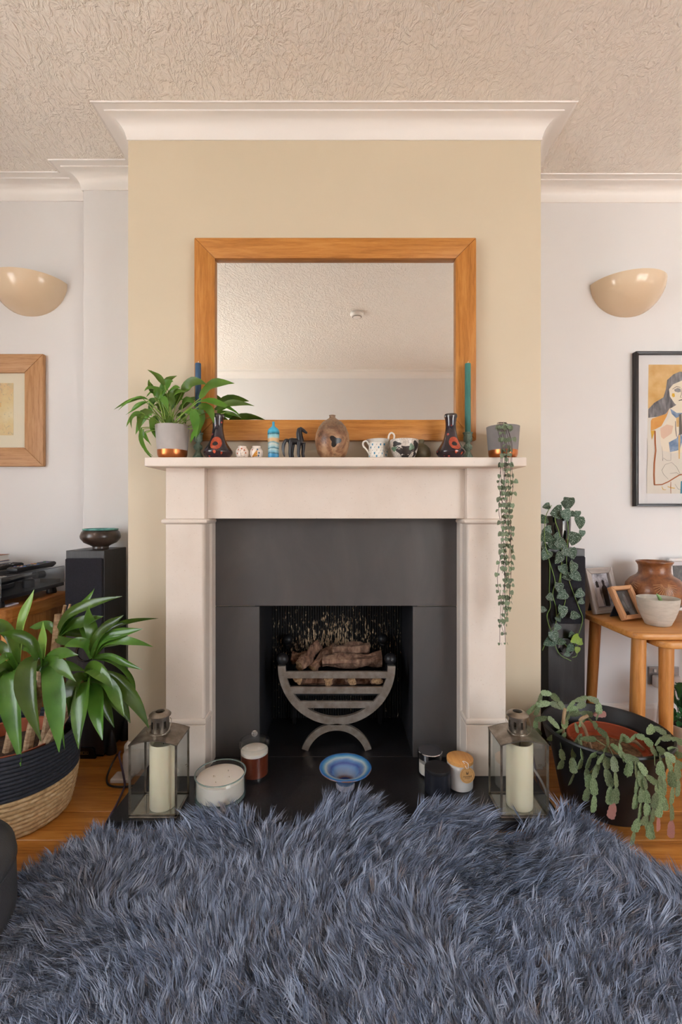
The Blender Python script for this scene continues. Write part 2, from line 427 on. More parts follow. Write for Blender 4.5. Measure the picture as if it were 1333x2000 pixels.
for i in range(nrib):
    xa = -w2 + 2 * w2 * i / nrib; dx = 2 * w2 / nrib
    pts += [(xa, 0), (xa + dx * .25, -.005), (xa + dx * .75, -.005)]
pts += [(w2, 0), (w2, .02), (-w2, .02)]
rb.prism(pts, 0, hh, 'z'); rb.build('back_plate', M_SOOT, fb)
M_SOOT2 = mat('black_firebox_side', '#17171a', 0.5, col2='#222227', nscale=40, bump=(300, .2, .001))
MB().box(-w2 - .019, -w2, -(YFB - YBR), .02, -.03, hh + .018).build('cheek', M_SOOT2, fb)
MB().box(w2, w2 + .019, -(YFB - YBR), .02, -.03, hh + .018).build('cheek', M_SOOT2, fb)
MB().box(-w2, w2, -(YFB - YBR), .02, hh, hh + .018).build('lid', M_SOOT2, fb)

# limestone surround
su = thing('fire_surround', 'pale limestone fireplace surround with flat pilasters and a deep mantel shelf', 'fireplace', (-.0187, YBR, HZ))
X0 = -.0187; zt = 1.136 - HZ
MB().box(-.6565, .6565, 1.56 - YBR, 0, zt, zt + .032).build('shelf', M_STONE, su, bevel=.004, seg=3, smooth=True)
MB().box(-.467, .467, 1.648 - YBR, 0, .956 - HZ, zt).build('frieze', M_STONE, su, bevel=.0015, seg=1)
for s in (-1, 1):
    lg = MB(); xi, xo = .4668, .6045
    a, c = (xi, xo) if s > 0 else (-xo, -xi)
    yf = 1.617 - YBR
    pl = [(a, 0), (a, yf), (c, yf), (c, 0)]
    if s > 0: pl = [(a - .006, 0), (a - .006, yf + .075), (a - .003, yf + .068), (a, yf + .062), (a, yf + .012), (a + .003, yf + .004), (a + .008, yf), (c, yf), (c, yf + .03), (c + .006, yf + .03), (c + .006, 0)]
    else: pl = [(c + .006, 0), (c + .006, yf + .075), (c + .003, yf + .068), (c, yf + .062), (c, yf + .012), (c - .003, yf + .004), (c - .008, yf), (a, yf), (a, yf + .03), (a - .006, yf + .03), (a - .006, 0)]
    # the part of the pilaster beside the frieze is plain, below it has the stepped inner edge
    lg.prism(pl, 0, .956 - HZ, 'z'); lg.prism([(a, 0), (a, yf), (c, yf), (c, 0)], .956 - HZ, zt, 'z')
    L = lg.build('pilaster', M_STONE, su, bevel=.001, seg=1)
    def bead(z0, z1, pr, nm):
        pf = [(0, z0)] + [(pr * math.sin(PI * i / 8), (z0 + z1) / 2 - (z1 - z0) / 2 * math.cos(PI * i / 8)) for i in range(1, 8)] + [(0, z1)]
        q = sweep([(a, -.02), (a, yf), (c, yf), (c, -.02)], pf, False)
        return q.build(nm, M_STONE, L, smooth=True, angle=50)
    bead(.937 - HZ, .9565 - HZ, .012, 'torus_moulding'); bead(.224 - HZ, .2465 - HZ, .006, 'plinth_moulding')
    MB().box(a - .004, c + .004, yf - .004, 0, 0, .224 - HZ).build('plinth', M_STONE, L, bevel=.0015, seg=1)
# ------------------------------------------------------------------ mirror over the mantel
M_OAK = wood('mirror_oak', '#9c601f', '#b97a34', '#ca8f48', 0.42, 0, 1.6, coat=0.1)
M_OAKV = wood('mirror_oak_upright', '#9c601f', '#b97a34', '#ca8f48', 0.42, 2, 1.6, coat=0.1)
def miter_frame(root, W, H, t, d, mh, mv, bev=.003, name='frame_rail', lip=0.0):
    """four mitred members standing on z=0..H, centred in x, thickness d towards -y"""
    x = W / 2
    for nm, poly, m in (('top_rail', [(-x, H), (x, H), (x - t, H - t), (-x + t, H - t)], mh), ('bottom_rail', [(-x, 0), (-x + t, t), (x - t, t), (x, 0)], mh),
                        ('stile', [(-x, 0), (-x, H), (-x + t, H - t), (-x + t, t)], mv), ('stile', [(x, 0), (x - t, t), (x - t, H - t), (x, H)], mv)):
        MB().prism(poly, -d, 0, 'y').build(nm, m, root, bevel=bev, seg=2, smooth=True)
mx0, mx1 = at(379.5, 0, 1.718).x, at(931, 0, 1.718).x; mz0, mz1 = at(0, 860, 1.718).z, at(0, 464, 1.718).z
mr = thing('wall_mirror', 'large rectangular mirror in a broad oak frame above the mantel', 'mirror', ((mx0 + mx1) / 2, YBR - .0005, mz0))
miter_frame(mr, mx1 - mx0, mz1 - mz0, .078, .032, M_OAK, M_OAKV)
N = Nodes('mirror_silver'); N.p.inputs['Metallic'].default_value = 1; N.p.inputs['Roughness'].default_value = 0.0; N.p.inputs['Base Color'].default_value = (.90, .92, .91, 1)
w, h = mx1 - mx0, mz1 - mz0
MB().box(-w / 2 + .07, w / 2 - .07, -.014, -.008, .07, h - .07).build('mirror_glass', N.m, mr)
MB().box(-w / 2 + .05, w / 2 - .05, -.008, -.0005, .05, h - .05).build('backing', mat('backing_board', '#6b5a45', .8), mr)

# ------------------------------------------------------------------ wall lights
M_PLASTER = mat('cream_glazed_plaster', '#d8c3a6', 0.14, col2='#dcc8ad', nscale=4, spec=.5)
def sconce(cx, label, Yw):
    z = at(0, 557, 2.1).z
    o = thing('wall_sconce', label, 'wall light', (cx, Yw, z))
    def shell(a, c_, hgt, b, flip):
        n, m = 28, 12; vs = []; fs = []
        for j in range(m + 1):
            ph = PI / 2 * j / m
            for i in range(n + 1):
                th = PI * i / n
                vs.append((-a * math.cos(th) * math.cos(ph) ** .95, -c_ * math.sin(th) * math.cos(ph) ** 1.5, -hgt * math.sin(ph) ** 1.0))
        for j in range(m):
            for i in range(n):
                q = j * (n + 1) + i; fs.append((q, q + 1, q + n + 2, q + n + 1))
        b.add(vs, fs)
    b = MB(); shell(.163, .150, .148, b, False); shell(.155, .142, .141, b, True)
    # rim joins outer and inner shells
    n = 28; base = len(b.v) // 2
    for i in range(n): b.f.append((i, i + 1, base + i + 1, base + i)); b.m.append(0)
    s_ = b.build('bowl', M_PLASTER, o, smooth=True, angle=60)
    MB().box(-.05, .05, -.006, -.0003, -.11, -.02).build('back_plate', mat('white_metal', '#dddddd', .4), o)
    MB().tube([(0, -.006, -.07), (0, -.05, -.07), (0, -.06, -.06), (0, -.06, -.045)], .008, 8).build('lamp_holder', MATS['white_metal'], o)
    MB().lathe([(0, 0), (.012, .0), (.013, .012), (.022, .03), (.024, .04), (.018, .055), (0, .062)], 14, (0, -.06, -.045 - .02)).build('bulb', mat('frosted_bulb', '#efece4', .3), o, smooth=True)
sconce(-1.422, 'cream quarter-bowl plaster wall light above the oak-framed flower print', YLA)
sconce(1.315, 'cream quarter-bowl plaster wall light above the black-framed portrait', YRA)

# ------------------------------------------------------------------ pictures on the alcove walls
M_FOAK = wood('limed_oak', '#9c6c43', '#b78a5e', '#c49a70', 0.5, 0, 2.2)
M_FOAKV = wood('limed_oak_upright', '#9c6c43', '#b78a5e', '#c49a70', 0.5, 2, 2.2)
M_PAPER = mat('cream_mount', '#e6dfc9', .7); M_GLZ = thin_glass('picture_glass')
pz0, pz1 = at(0, 911, 2.075).z, at(0, 691.5, 2.075).z; px1 = at(85.5, 0, 2.075).x; pw_ = .62
pf = thing('picture', 'pale flower watercolour in a wide oak frame with cream mount', 'picture', (px1 - pw_ / 2, YLA - .0005, pz0))
ph_ = pz1 - pz0
miter_frame(pf, pw_, ph_, .086, .022, M_FOAK, M_FOAKV, .004)
MB().box(-pw_ / 2 + .08, pw_ / 2 - .08, -.010, -.004, .08, ph_ - .08).build('mount', M_PAPER, pf)
def watercolour():
    N = Nodes('watercolour'); v = N.coord()
    a = N.ramp(N.noise(v, 7, 4), [(0.35, '#e8dcb8'), (0.52, '#e3cf9b'), (0.62, '#dfc08e'), (0.75, '#b9bd9a')])
    s_ = N.ramp(N.noise(v, 45, 3, .6, 1.5), [(0.60, 0.0), (0.66, 1.0)])
    N.color(N.mix(N.math('MULTIPLY', s_, .45), a, '#7a7a82')); N.p.inputs['Roughness'].default_value = .7; return N.m
dx1 = px1 - at(24, 0, 2.075).x; dz0 = at(0, 850, 2.08).z - pz0; dz1 = at(0, 748, 2.08).z - pz0
pr = MB().box(-pw_ / 2 + dx1, pw_ / 2 - dx1, -.0112, -.0098, dz0, dz1).build('print', watercolour(), pf)
# little painted flowers
fl = MB(); rr = random.Random(3)
for k in range(14):
    cx, cz = rr.uniform(-.13, pw_ / 2 - dx1 - .02), rr.uniform(dz0 + .03, dz1 - .02); r0 = rr.uniform(.006, .011); fl.mi(rr.choice((0, 1, 1)))
    for j in range(5):
        a = j * 2 * PI / 5 + k; c = (cx + r0 * math.cos(a), cz + r0 * math.sin(a))
        fl.add([(c[0] + r0 * .6 * math.cos(2 * PI * q / 8), -.0116, c[1] + r0 * .6 * math.sin(2 * PI * q / 8)) for q in range(8)], [tuple(range(8))])
    fl.mi(2); fl.add([(cx - .0006, -.0115, cz), (cx + .0006, -.0115, cz), (cx + .004, -.0115, dz0 + .012), (cx + .003, -.0115, dz0 + .012)], [(0, 1, 2, 3)])
fl = fl.build('painted_flowers', [mat('wc_blue', '#9a98a8', .7), mat('wc_yellow', '#e0bd7a', .7), mat('wc_stem', '#a9ab86', .7)], pr); fl['kind'] = 'stuff'
MB().box(-pw_ / 2 + .08, pw_ / 2 - .08, -.0145, -.0135, .08, ph_ - .08).build('glazing', M_GLZ, pf)

# framed portrait (right)
qz0, qz1 = at(0, 989, 2.075).z, at(0, 686, 2.075).z; qx0 = at(1243, 0, 2.075).x; qw = .56
qf = thing('picture', 'tall portrait illustration of a dark-haired figure in a thin black frame', 'picture', (qx0 + qw / 2, YRA - .0005, qz0))
qh = qz1 - qz0; M_BLKF = mat('black_frame', '#1d1a1c', .35, col2='#262325', nscale=30)
miter_frame(qf, qw, qh, .012, .030, M_BLKF, M_BLKF, .0015)
MB().box(-qw / 2 + .008, qw / 2 - .008, -.010, -.004, .008, qh - .008).build('mount', mat('white_mount', '#dcdcde', .7), qf)
# artwork coordinates: u right, v up from the bottom left corner of the frame, read off the photo at the picture's own plane
K = 100 / 625.0
def art(pts):
    out = []
    for (u, v_) in pts:
        p = at(1233 + u * K, 680 + v_ * K, YRA - .012); out.append((p.x - (qx0 + qw / 2), p.z - qz0))
    return out
def blot(b, pts, layer): 
    P = art(pts); b.add([(x, -.0102 - .00012 * layer, z) for x, z in P], [tuple(range(len(P)))])
def stroke(b, pts, wpx, layer, taper=True):
    P = [Vector((x, z)) for x, z in art(pts)]; w = wpx * K / F * 2.08 / 2; L = []; Rr = []
    for i, p in enumerate(P):
        t = (P[min(i + 1, len(P) - 1)] - P[max(i - 1, 0)]).normalized(); n_ = Vector((-t.y, t.x)) * w * (1 if not taper else .35 + .65 * math.sin(PI * (i + .5) / len(P)))
        L.append(p + n_); Rr.append(p - n_)
    y_ = -.0102 - .00012 * layer; n = len(P)
    b.add([(p.x, y_, p.y) for p in L] + [(p.x, y_, p.y) for p in Rr], [(i, i + 1, n + i + 1, n + i) for i in range(n - 1)])
M_ART = [mat('art_paper', '#d8d3c8', .7), mat('art_ochre', '#c99a4e', .7, col2='#d9b577', nscale=18), mat('art_hair', '#4a4a50', .7, col2='#8a898c', nscale=70, stretch=(1, 1, .25)), mat('art_skin', '#e2d8c4', .7),
         mat('art_orange', '#cf8a2e', .7, col2='#dba04a', nscale=30), mat('art_rust', '#a45a1c', .7), mat('art_line', '#5a5450', .7), mat('art_blue', '#4d6f96', .7, col2='#8aa0bd', nscale=40), mat('art_yellow', '#d8a91f', .7), mat('art_teal', '#3e7f95', .7), mat('art_pink', '#d9b9a2', .7)]
a = MB()
a.mi(0); blot(a, [(215, 200), (1500, 200), (1500, 1775), (195, 1775)], 0)
a.mi(1); blot(a, [(219, 200), (1490, 200), (1490, 700), (470, 740), (212, 735)], 1)
a.mi(2); blot(a, [(600, 285), (720, 300), (830, 390), (870, 560), (900, 700), (980, 800), (820, 830), (700, 760), (480, 730), (430, 800), (340, 835), (215, 850), (215, 745), (290, 665), (400, 600), (430, 500), (445, 390), (520, 320)], 2)
a.mi(3); blot(a, [(625, 395), (720, 410), (790, 520), (770, 640), (700, 720), (640, 735), (540, 680), (480, 590), (468, 500), (520, 440)], 3)
a.mi(3); blot(a, [(560, 690), (700, 710), (720, 830), (900, 900), (930, 1250), (520, 1280), (380, 1250), (350, 1020), (480, 840), (480, 740)], 2.5)
a.mi(4); blot(a, [(470, 740), (435, 800), (260, 860), (245, 890), (245, 1010), (300, 990), (375, 950), (440, 830)], 4)
a.mi(8); blot(a, [(245, 1010), (300, 1000), (258, 1120)], 4)
a.mi(10); blot(a, [(360, 980), (440, 930), (520, 950), (500, 1040), (400, 1110), (370, 1080)], 4)
a.mi(8); blot(a, [(508, 575 - 25), (535, 552), (540, 590), (520, 600), (500, 580)], 5)
a.mi(2); blot(a, [(530, 505), (570, 485), (605, 495), (612, 530), (580, 540), (540, 528)], 5); blot(a, [(670, 500), (720, 490), (745, 515), (710, 535)], 5)
a.mi(6); stroke(a, [(510, 500), (560, 468), (610, 480)], 8, 5.5); stroke(a, [(615, 490), (620, 560), (605, 600), (630, 605)], 7, 5.5); stroke(a, [(585, 640), (625, 630), (670, 640)], 14, 5.5)
a.mi(7); blot(a, [(480, 735), (500, 800), (560, 860), (625, 800), (690, 850), (720, 750), (640, 790), (560, 790)], 5); blot(a, [(465, 1150), (560, 1100), (600, 1020), (640, 1100), (600, 1240), (480, 1270)], 5)
a.mi(6); blot(a, [(590, 810), (620, 800), (630, 1050), (590, 1060)], 6); stroke(a, [(545, 890), (550, 1000), (560, 1080)], 10, 6)
a.mi(1); blot(a, [(555, 850), (590, 840), (590, 960), (560, 960)], 6); blot(a, [(580, 1060), (605, 1060), (600, 1350), (585, 1350)], 6)
a.mi(5); stroke(a, [(295, 1010), (298, 1150), (305, 1250), (288, 1400), (284, 1550), (290, 1668)], 20, 6, False); stroke(a, [(285, 1668), (380, 1665), (460, 1630), (540, 1580), (600, 1545), (700, 1530)], 14, 6, False)
a.mi(6)
for q in ([(380, 1200), (390, 1300), (390, 1375), (400, 1340), (440, 1370), (490, 1370), (490, 1280)], [(500, 1395), (420, 1420), (380, 1490), (400, 1540), (460, 1600)], [(500, 1395), (560, 1450), (600, 1530), (620, 1540)], [(200, 1100), (205, 1300), (195, 1500), (195, 1770)], [(480, 1530), (560, 1520), (620, 1560)], [(540, 1660), (580, 1720), (620, 1730)]): stroke(a, q, 4, 6)
a.mi(8); stroke(a, [(450, 1690), (500, 1705), (540, 1710)], 10, 6); stroke(a, [(380, 1690), (395, 1725), (430, 1728)], 8, 6); a.mi(5); stroke(a, [(490, 1630), (488, 1700), (490, 1775)], 9, 6)
a.mi(9); blot(a, [(612, 1625), (700, 1600), (720, 1770), (605, 1775)], 6)
a.build('print', M_ART, qf)
MB().box(-qw / 2 + .010, qw / 2 - .010, -.0145, -.0135, .010, qh - .010).build('glazing', M_GLZ, qf)
# small white plate on the nib wall, half hidden by the breast
pp = at(247.5, 418, YNIB)
o = thing('wall_plate', 'small white wall plate high on the wall beside the chimney breast', 'wall plate', (-.846, YNIB - .0005, pp.z))
MB().box(-.045, .02, -.012, 0, -.037, .037).build('plate', mat('switch_white', '#d8d4d2', .4), o, bevel=.003)
MB().box(-.02, -.008, -.017, -.012, -.012, .012).build('rocker', MATS['switch_white'], o, bevel=.002)
# smoke alarm seen in the mirror
o = thing('smoke_alarm', 'round white smoke alarm on the ceiling seen in the mirror', 'smoke alarm', (.12, .05, ZC - .0005))
MB().lathe([(0, 0), (.05, 0), (.052, -.012), (.044, -.026), (.02, -.032), (0, -.033)], 28).build('body', mat('alarm_white', '#eceae6', .4), o, smooth=True)
MB().lathe([(.03, -.0315), (.033, -.030), (.036, -.0295), (.033, -.031)], 24).build('vent_ring', mat('alarm_grey', '#8a8a88', .6), o)

# ------------------------------------------------------------------ things on the mantel shelf
SZ = 1.168; YM = 1.655
def spot(px, Y=YM): return (at(px, 0, Y).x, Y, SZ)
def pot_prof(r0, r1, h, t=.004, foot=.02):
    """open pot: outside up from a rounded foot, inside back down"""
    return [(0, 0), (r0 * .8, 0), (r0 * .93, .002), (r0, foot * .5)] + [(r0 + (r1 - r0) * q, foot * .5 + (h - foot * .5) * q) for q in (.25, .5, .75, 1)] + [(r1 - t * .5, h + .001), (r1 - t, h), (r1 - t - .002, h * .8), (0, h * .8)]
M_CEM = mat('grey_cement', '#a9a5a3', .75, col2='#b5b1af', nscale=14, bump=(180, .15, .001))
M_COP = mat('copper_paint', '#b8693a', .28, .9, col2='#c67a48', nscale=20)
M_SOIL = mat('soil', '#2a1d14', .95, col2='#4a3625', nscale=120, bump=(90, .9, .006))
def two_tone_pot(root, r0, r1, h, dark=False):
    m = M_CEM if not dark else mat('darker_cement', '#7f7c7d', .75, col2='#8a8786', nscale=14, bump=(180, .15, .001))
    MB().lathe([(r0 + (r1 - r0) * .28 - .0002, h * .28)] + [(r0 + (r1 - r0) * q, h * q) for q in (.4, .6, .8, .97)] + [(r1, h), (r1 - .003, h + .0012), (r1 - .006, h), (r1 - .008, h * .83)], 40).build('pot', m, root, smooth=True, angle=50)
    MB().lathe([(0, 0), (r0 * .72, 0), (r0 * .9, .004), (r0 * .985, .012)] + [(r0 + (r1 - r0) * q, h * q) for q in (.15, .22, .28)], 40).build('copper_band', M_COP, root, smooth=True, angle=50)
    MB().lathe([(r1 - .0075, h * .86), (r1 * .6, h * .88), (0, h * .885)], 24).build('soil', M_SOIL, root, smooth=True)

def leafmat(name, a, b, rough=.35, vein='#8fb36a', spot_=None):
    N = Nodes(name); v = N.coord(); oi = N.new('ShaderNodeObjectInfo')
    c = N.ramp(N.noise(v, 11, 2), [(0.3, a), (0.7, b)])
    hs = N.new('ShaderNodeHueSaturation'); N.link(c, hs.inputs['Color'])
    N.link(N.math('ADD', N.math('MULTIPLY', oi.outputs['Random'], .7), .65), hs.inputs['Value'])
    N.link(N.math('ADD', N.math('MULTIPLY', oi.outputs['Random'], .03), .485), hs.inputs['Hue']); c = hs.outputs[0]
    if spot_: c = N.mix(N.ramp(N.noise(v, 15, 2, .5), [(.57, 0.0), (.61, 1.0)]), c, spot_)
    N.color(c); N.p.inputs['Roughness'].default_value = rough
    # thin leaves let some light through
    tr = N.new('ShaderNodeBsdfTranslucent'); mx = N.new('ShaderNodeMixShader'); mx.inputs[0].default_value = .22
    N.link(c, tr.inputs['Color']); N.link(N.p.outputs[0], mx.inputs[1]); N.link(tr.outputs[0], mx.inputs[2]); N.link(mx.outputs[0], N.n['Material Output'].inputs[0])
    N.bump(N.noise(v, 90, 2), .15, .002); MATS[name] = N.m; return N.m
M_LILY = leafmat('lily_leaf', '#476f20', '#6a9436'); M_LSTEM = leafmat('lily_stem', '#86a544', '#9cb95a')
OVAL = lambda t: math.sin(PI * (t * .95 + .04) ** .8) ** .95 * (1 - .15 * t)
def sprig(root, base, start, ctl, tip, width, ml, ms, fold=.3, n=8, rs=.0016, side=None):
    """one leaf: stalk from base to start, blade start-ctl-tip"""
    b = MB(); mid = (base + start) / 2 + Vector((0, 0, .012))
    b.mi(1).tube(bez(base, mid, start, 5) , [rs * 1.2] * 3 + [rs] * 3, 5, cap=False)
    b.mi(0).leaf(bez(start, ctl, tip, n), width, OVAL, fold, side=side, wav=.22, ph=width * 900)
    return b.build('leaf', [ml, ms], root, smooth=True, angle=80)
lily = thing('potted_peace_lily', 'leafy green peace lily in a cement pot with a copper base', 'potted plant', spot(337, 1.652))
two_tone_pot(lily, .050, .0595, .124)
LL = Vector(lily.location)
lil = [((288, 780), (262, 770), (231, 802), 10), ((285, 785), (268, 788), (254, 806), 8), ((277, 806), (258, 806), (247, 834), 10), ((300, 806), (272, 800), (272, 843), 24), ((277, 835), (268, 872), (299, 891), 9), ((280, 838), (279, 850), (289, 863), 7),
       ((303, 812), (301, 830), (311, 856), 17), ((322, 752), (308, 733), (288, 722), 13), ((313, 770), (322, 742), (346, 734), 20), ((312, 778), (304, 748), (282, 764), 22), ((300, 762), (293, 755), (290, 742), 11), ((304, 778), (293, 786), (291, 804), 17), ((310, 774), (327, 770), (326, 796), 20),
       ((342, 792), (330, 755), (352, 757), 26), ((356, 766), (374, 736), (404, 751), 24), ((391, 778), (414, 742), (458, 749), 28), ((386, 786), (425, 778), (471, 813), 18), ((420, 800), (455, 782), (497, 793), 17), ((440, 806), (455, 806), (472, 817), 8), ((388, 794), (412, 790), (418, 827), 20),
       ((357, 792), (368, 768), (384, 797), 18), ((390, 798), (397, 818), (386, 853), 19), ((375, 800), (384, 815), (383, 856), 19), ((382, 838), (377, 850), (372, 866), 8), ((330, 806), (331, 820), (328, 838), 17), ((330, 812), (322, 785), (312, 800), 20), ((345, 812), (360, 806), (363, 829), 14), ((297, 815), (300, 828), (294, 839), 13),
       ((350, 800), (372, 780), (392, 776), 16), ((335, 800), (345, 776), (360, 782), 18), ((320, 806), (310, 790), (300, 792), 16), ((360, 806), (378, 800), (396, 808), 15), ((318, 790), (314, 768), (322, 760), 15), ((345, 790), (352, 765), (372, 760), 18)]
rj = random.Random(31)
for (s_, c_, t_, w_) in list(lil)[:16]:
    j = lambda p, q=9: (p[0] + rj.uniform(-q, q), p[1] + rj.uniform(-q * .3, q))
    if t_[0] < 400: lil.append((j(s_), j(c_), j(t_, 12), w_ * rj.uniform(.7, 1.0)))
for k, (s_, c_, t_, w_) in enumerate(lil):
    d0 = 1.652 + R.uniform(-.02, .025); d1 = min(1.70, d0 + R.uniform(-.075, .045))
    if t_[0] > 400: d1 = R.uniform(1.60, 1.64)
    A = at(*s_, (d0 + d1) / 2) - LL; T = at(*t_, d1) - LL; C = at(*c_, (d0 + d1) / 2 - .004) - LL
    ang = R.uniform(0, 2 * PI); base = Vector((.022 * math.cos(ang), .022 * math.sin(ang), .105))
    sprig(lily, base, A, C, T, w_ / F * 1.65, M_LILY, M_LSTEM, R.uniform(.15, .5), side=Vector((R.uniform(-.6, .6), -1, R.uniform(.1, 1.2))).normalized())

# taper candles in bubbled green glass candlesticks
M_GGLASS = Nodes('green_glass'); M_GGLASS.p.inputs['Base Color'].default_value = lin('#8aa596'); M_GGLASS.p.inputs['Roughness'].default_value = .12; M_GGLASS.p.inputs['Transmission Weight'].default_value = .3; M_GGLASS.p.inputs['IOR'].default_value = 1.45
vv = M_GGLASS.new('ShaderNodeTexVoronoi'); vv.inputs['Scale'].default_value = 170; M_GGLASS.link(M_GGLASS.coord(), vv.inputs['Vector']); M_GGLASS.bump(vv.outputs['Distance'], .6, .004); M_GGLASS = M_GGLASS.m
def taper(px, ytop, ybase, colname, col, col2, label, slabel, Y):
    c = thing('glass_candlestick', slabel, 'candlestick', spot(px, Y)); h = at(0, ybase, Y).z - SZ
    MB().lathe([(0, 0), (.0235, 0), (.0245, .004), (.021, .012), (.014, .026), (.009, .036), (.009, .040), (.015, .046), (.0165, .053), (.014, .060), (.008, .066), (.008, .070), (.015, .074), (.0165, .080), (.0155, h - .004), (.018, h), (.0115, h + .001), (.0105, h - .012), (0, h - .012)], 28, ripple=lambda a, k: 1 + .025 * math.cos(14 * a)).build('stem', M_GGLASS, c, smooth=True, angle=60)
    MB().lathe([(.0165, h - .006), (.0188, h - .003), (.0188, h), (.0165, h + .001)], 28).build('rim', M_GGLASS, c, smooth=True)
    L = at(0, ytop, Y).z - (SZ + h - .011)
    k = thing('taper_candle', label, 'candle', (c.location.x, Y, SZ + h - .0115))
    MB().lathe([(0, 0), (.0098, 0), (.0104, .01), (.0108, .05), (.0108, L - .004), (.010, L - .001), (.003, L), (0, L - .001)], 24).build('wax', mat(colname, col, .5, col2=col2, nscale=9, sss=.15), k, smooth=True, angle=50)
    MB().tube([(0, 0, L - .002), (.0006, 0, L + .003), (.002, .0, L + .007)], .0009, 6).build('wick', mat('wick', '#e8e2d8', .8), k)
taper(387.2, 709, 846, 'navy_wax', '#2b4d6d', '#35597a', 'slender dark blue taper candle standing behind the peace lily', 'green bubbled glass candlestick under the dark blue taper, beside the peace lily', 1.690)
taper(914.3, 709.5, 845, 'teal_wax', '#2d6f68', '#3a8078', 'slender teal green taper candle beside a dark flower vase', 'green bubbled glass candlestick under the teal taper', 1.690)

# pair of dark flambe vases with poppy decoration
def poppy_glaze(name):
    N = Nodes(name); v = N.coord()
    base = N.ramp(N.noise(v, 26, 3, .5, .6), [(0.3, '#0d0a12'), (0.5, '#1f1524'), (0.62, '#2b1a22'), (0.8, '#5d3526')])
    sp = N.new('ShaderNodeTexVoronoi'); sp.inputs['Scale'].default_value = 30; N.link(v, sp.inputs['Vector'])
    N.color(N.mix(N.ramp(sp.outputs['Distance'], [(.10, 1.0), (.16, 0.0)]), base, '#a8463c'))
    N.p.inputs['Roughness'].default_value = .08; N.p.inputs['Coat Weight'].default_value = .6; MATS[name] = N.m; return N.m
M_POPPY = poppy_glaze('poppy_glaze'); M_RED = mat('poppy_red', '#9c3b2a', .12, col2='#c05638', nscale=90, coat=.5); M_INK = mat('dark_glaze', '#141018', .1, coat=.5)
VP = [(0, .004), (.030, .004), (.032, 0), (.035, 0), (.037, .004), (.046, .014), (.0520, .024), (.0525, .029), (.049, .036), (.040, .048), (.031, .062), (.0245, .080), (.0205, .100), (.0185, .118), (.0190, .135), (.0205, .147), (.0225, .153), (.0225, .162), (.0205, .1645), (.0185, .163), (.016, .150), (.015, .12), (0, .1)]
def on_surface(prof, u, z, off):
    """point on a turned surface: u angle from the front (-y), z height"""
    r = None
    for (r0, z0), (r1, z1) in zip(prof, prof[1:]):
        if z0 != z1 and min(z0, z1) <= z <= max(z0, z1): r = r0 + (r1 - r0) * (z - z0) / (z1 - z0); break
    r = (r if r is not None else .05) + off
    return (r * math.sin(u), -r * math.cos(u), z)
def patch(b, prof, u0, z0, ru, rz, off=.0004, n=14, rings=4, wob=0.0, ph=0.0):
    """curved blob painted on a turned surface (slightly proud glaze)"""
    vs = [on_surface(prof, u0, z0, off)]
    for k in range(1, rings + 1):
        for i in range(n):
            a = 2 * PI * i / n; q = (1 + wob * math.sin(3 * a + ph)) * k / rings
            vs.append(on_surface(prof, u0 + ru * q * math.cos(a), z0 + rz * q * math.sin(a), off))
    fs = [(0, 1 + i, 1 + (i + 1) % n) for i in range(n)]
    for k in range(rings - 1):
        for i in range(n): fs.append((1 + k * n + i, 1 + (k + 1) * n + i, 1 + (k + 1) * n + (i + 1) % n, 1 + k * n + (i + 1) % n))
    b.add(vs, fs)
def vase(px, label, turn):
    o = thing('flower_vase', label, 'vase', spot(px, 1.645), turn)
    b = MB().lathe(VP, 44).build('body', M_POPPY, o, smooth=True, angle=40)
    VO = VP[4:16]
    for u, z, ru, rz in ((.06, .058, .62, .024), (1.75, .050, .4, .02), (-2.2, .05, .5, .022), (.02, .024, .10, .006), (.5, .020, .07, .005)):
        p = MB(); patch(p, VO, u, z, ru, rz, .0006, 18, 5, .08); q = p.build('poppy_petal', M_RED, b, smooth=True)
    p = MB(); patch(p, VO, .0, .054, .26, .008, .0011, 14, 3); p.build('poppy_centre', M_INK, b, smooth=True)
    MB().lathe([(.0226, .1535), (.0232, .156), (.0232, .161), (.0215, .1648), (.0185, .1635)], 44).build('metal_rim', mat('pewter_rim', '#5c5a58', .25, .8), o, smooth=True)
vase(426, 'tall-necked dark glazed vase with red poppy beside the peace lily', 0.0)
vase(881, 'tall-necked dark glazed vase with red poppy beside the teal candle', .12)

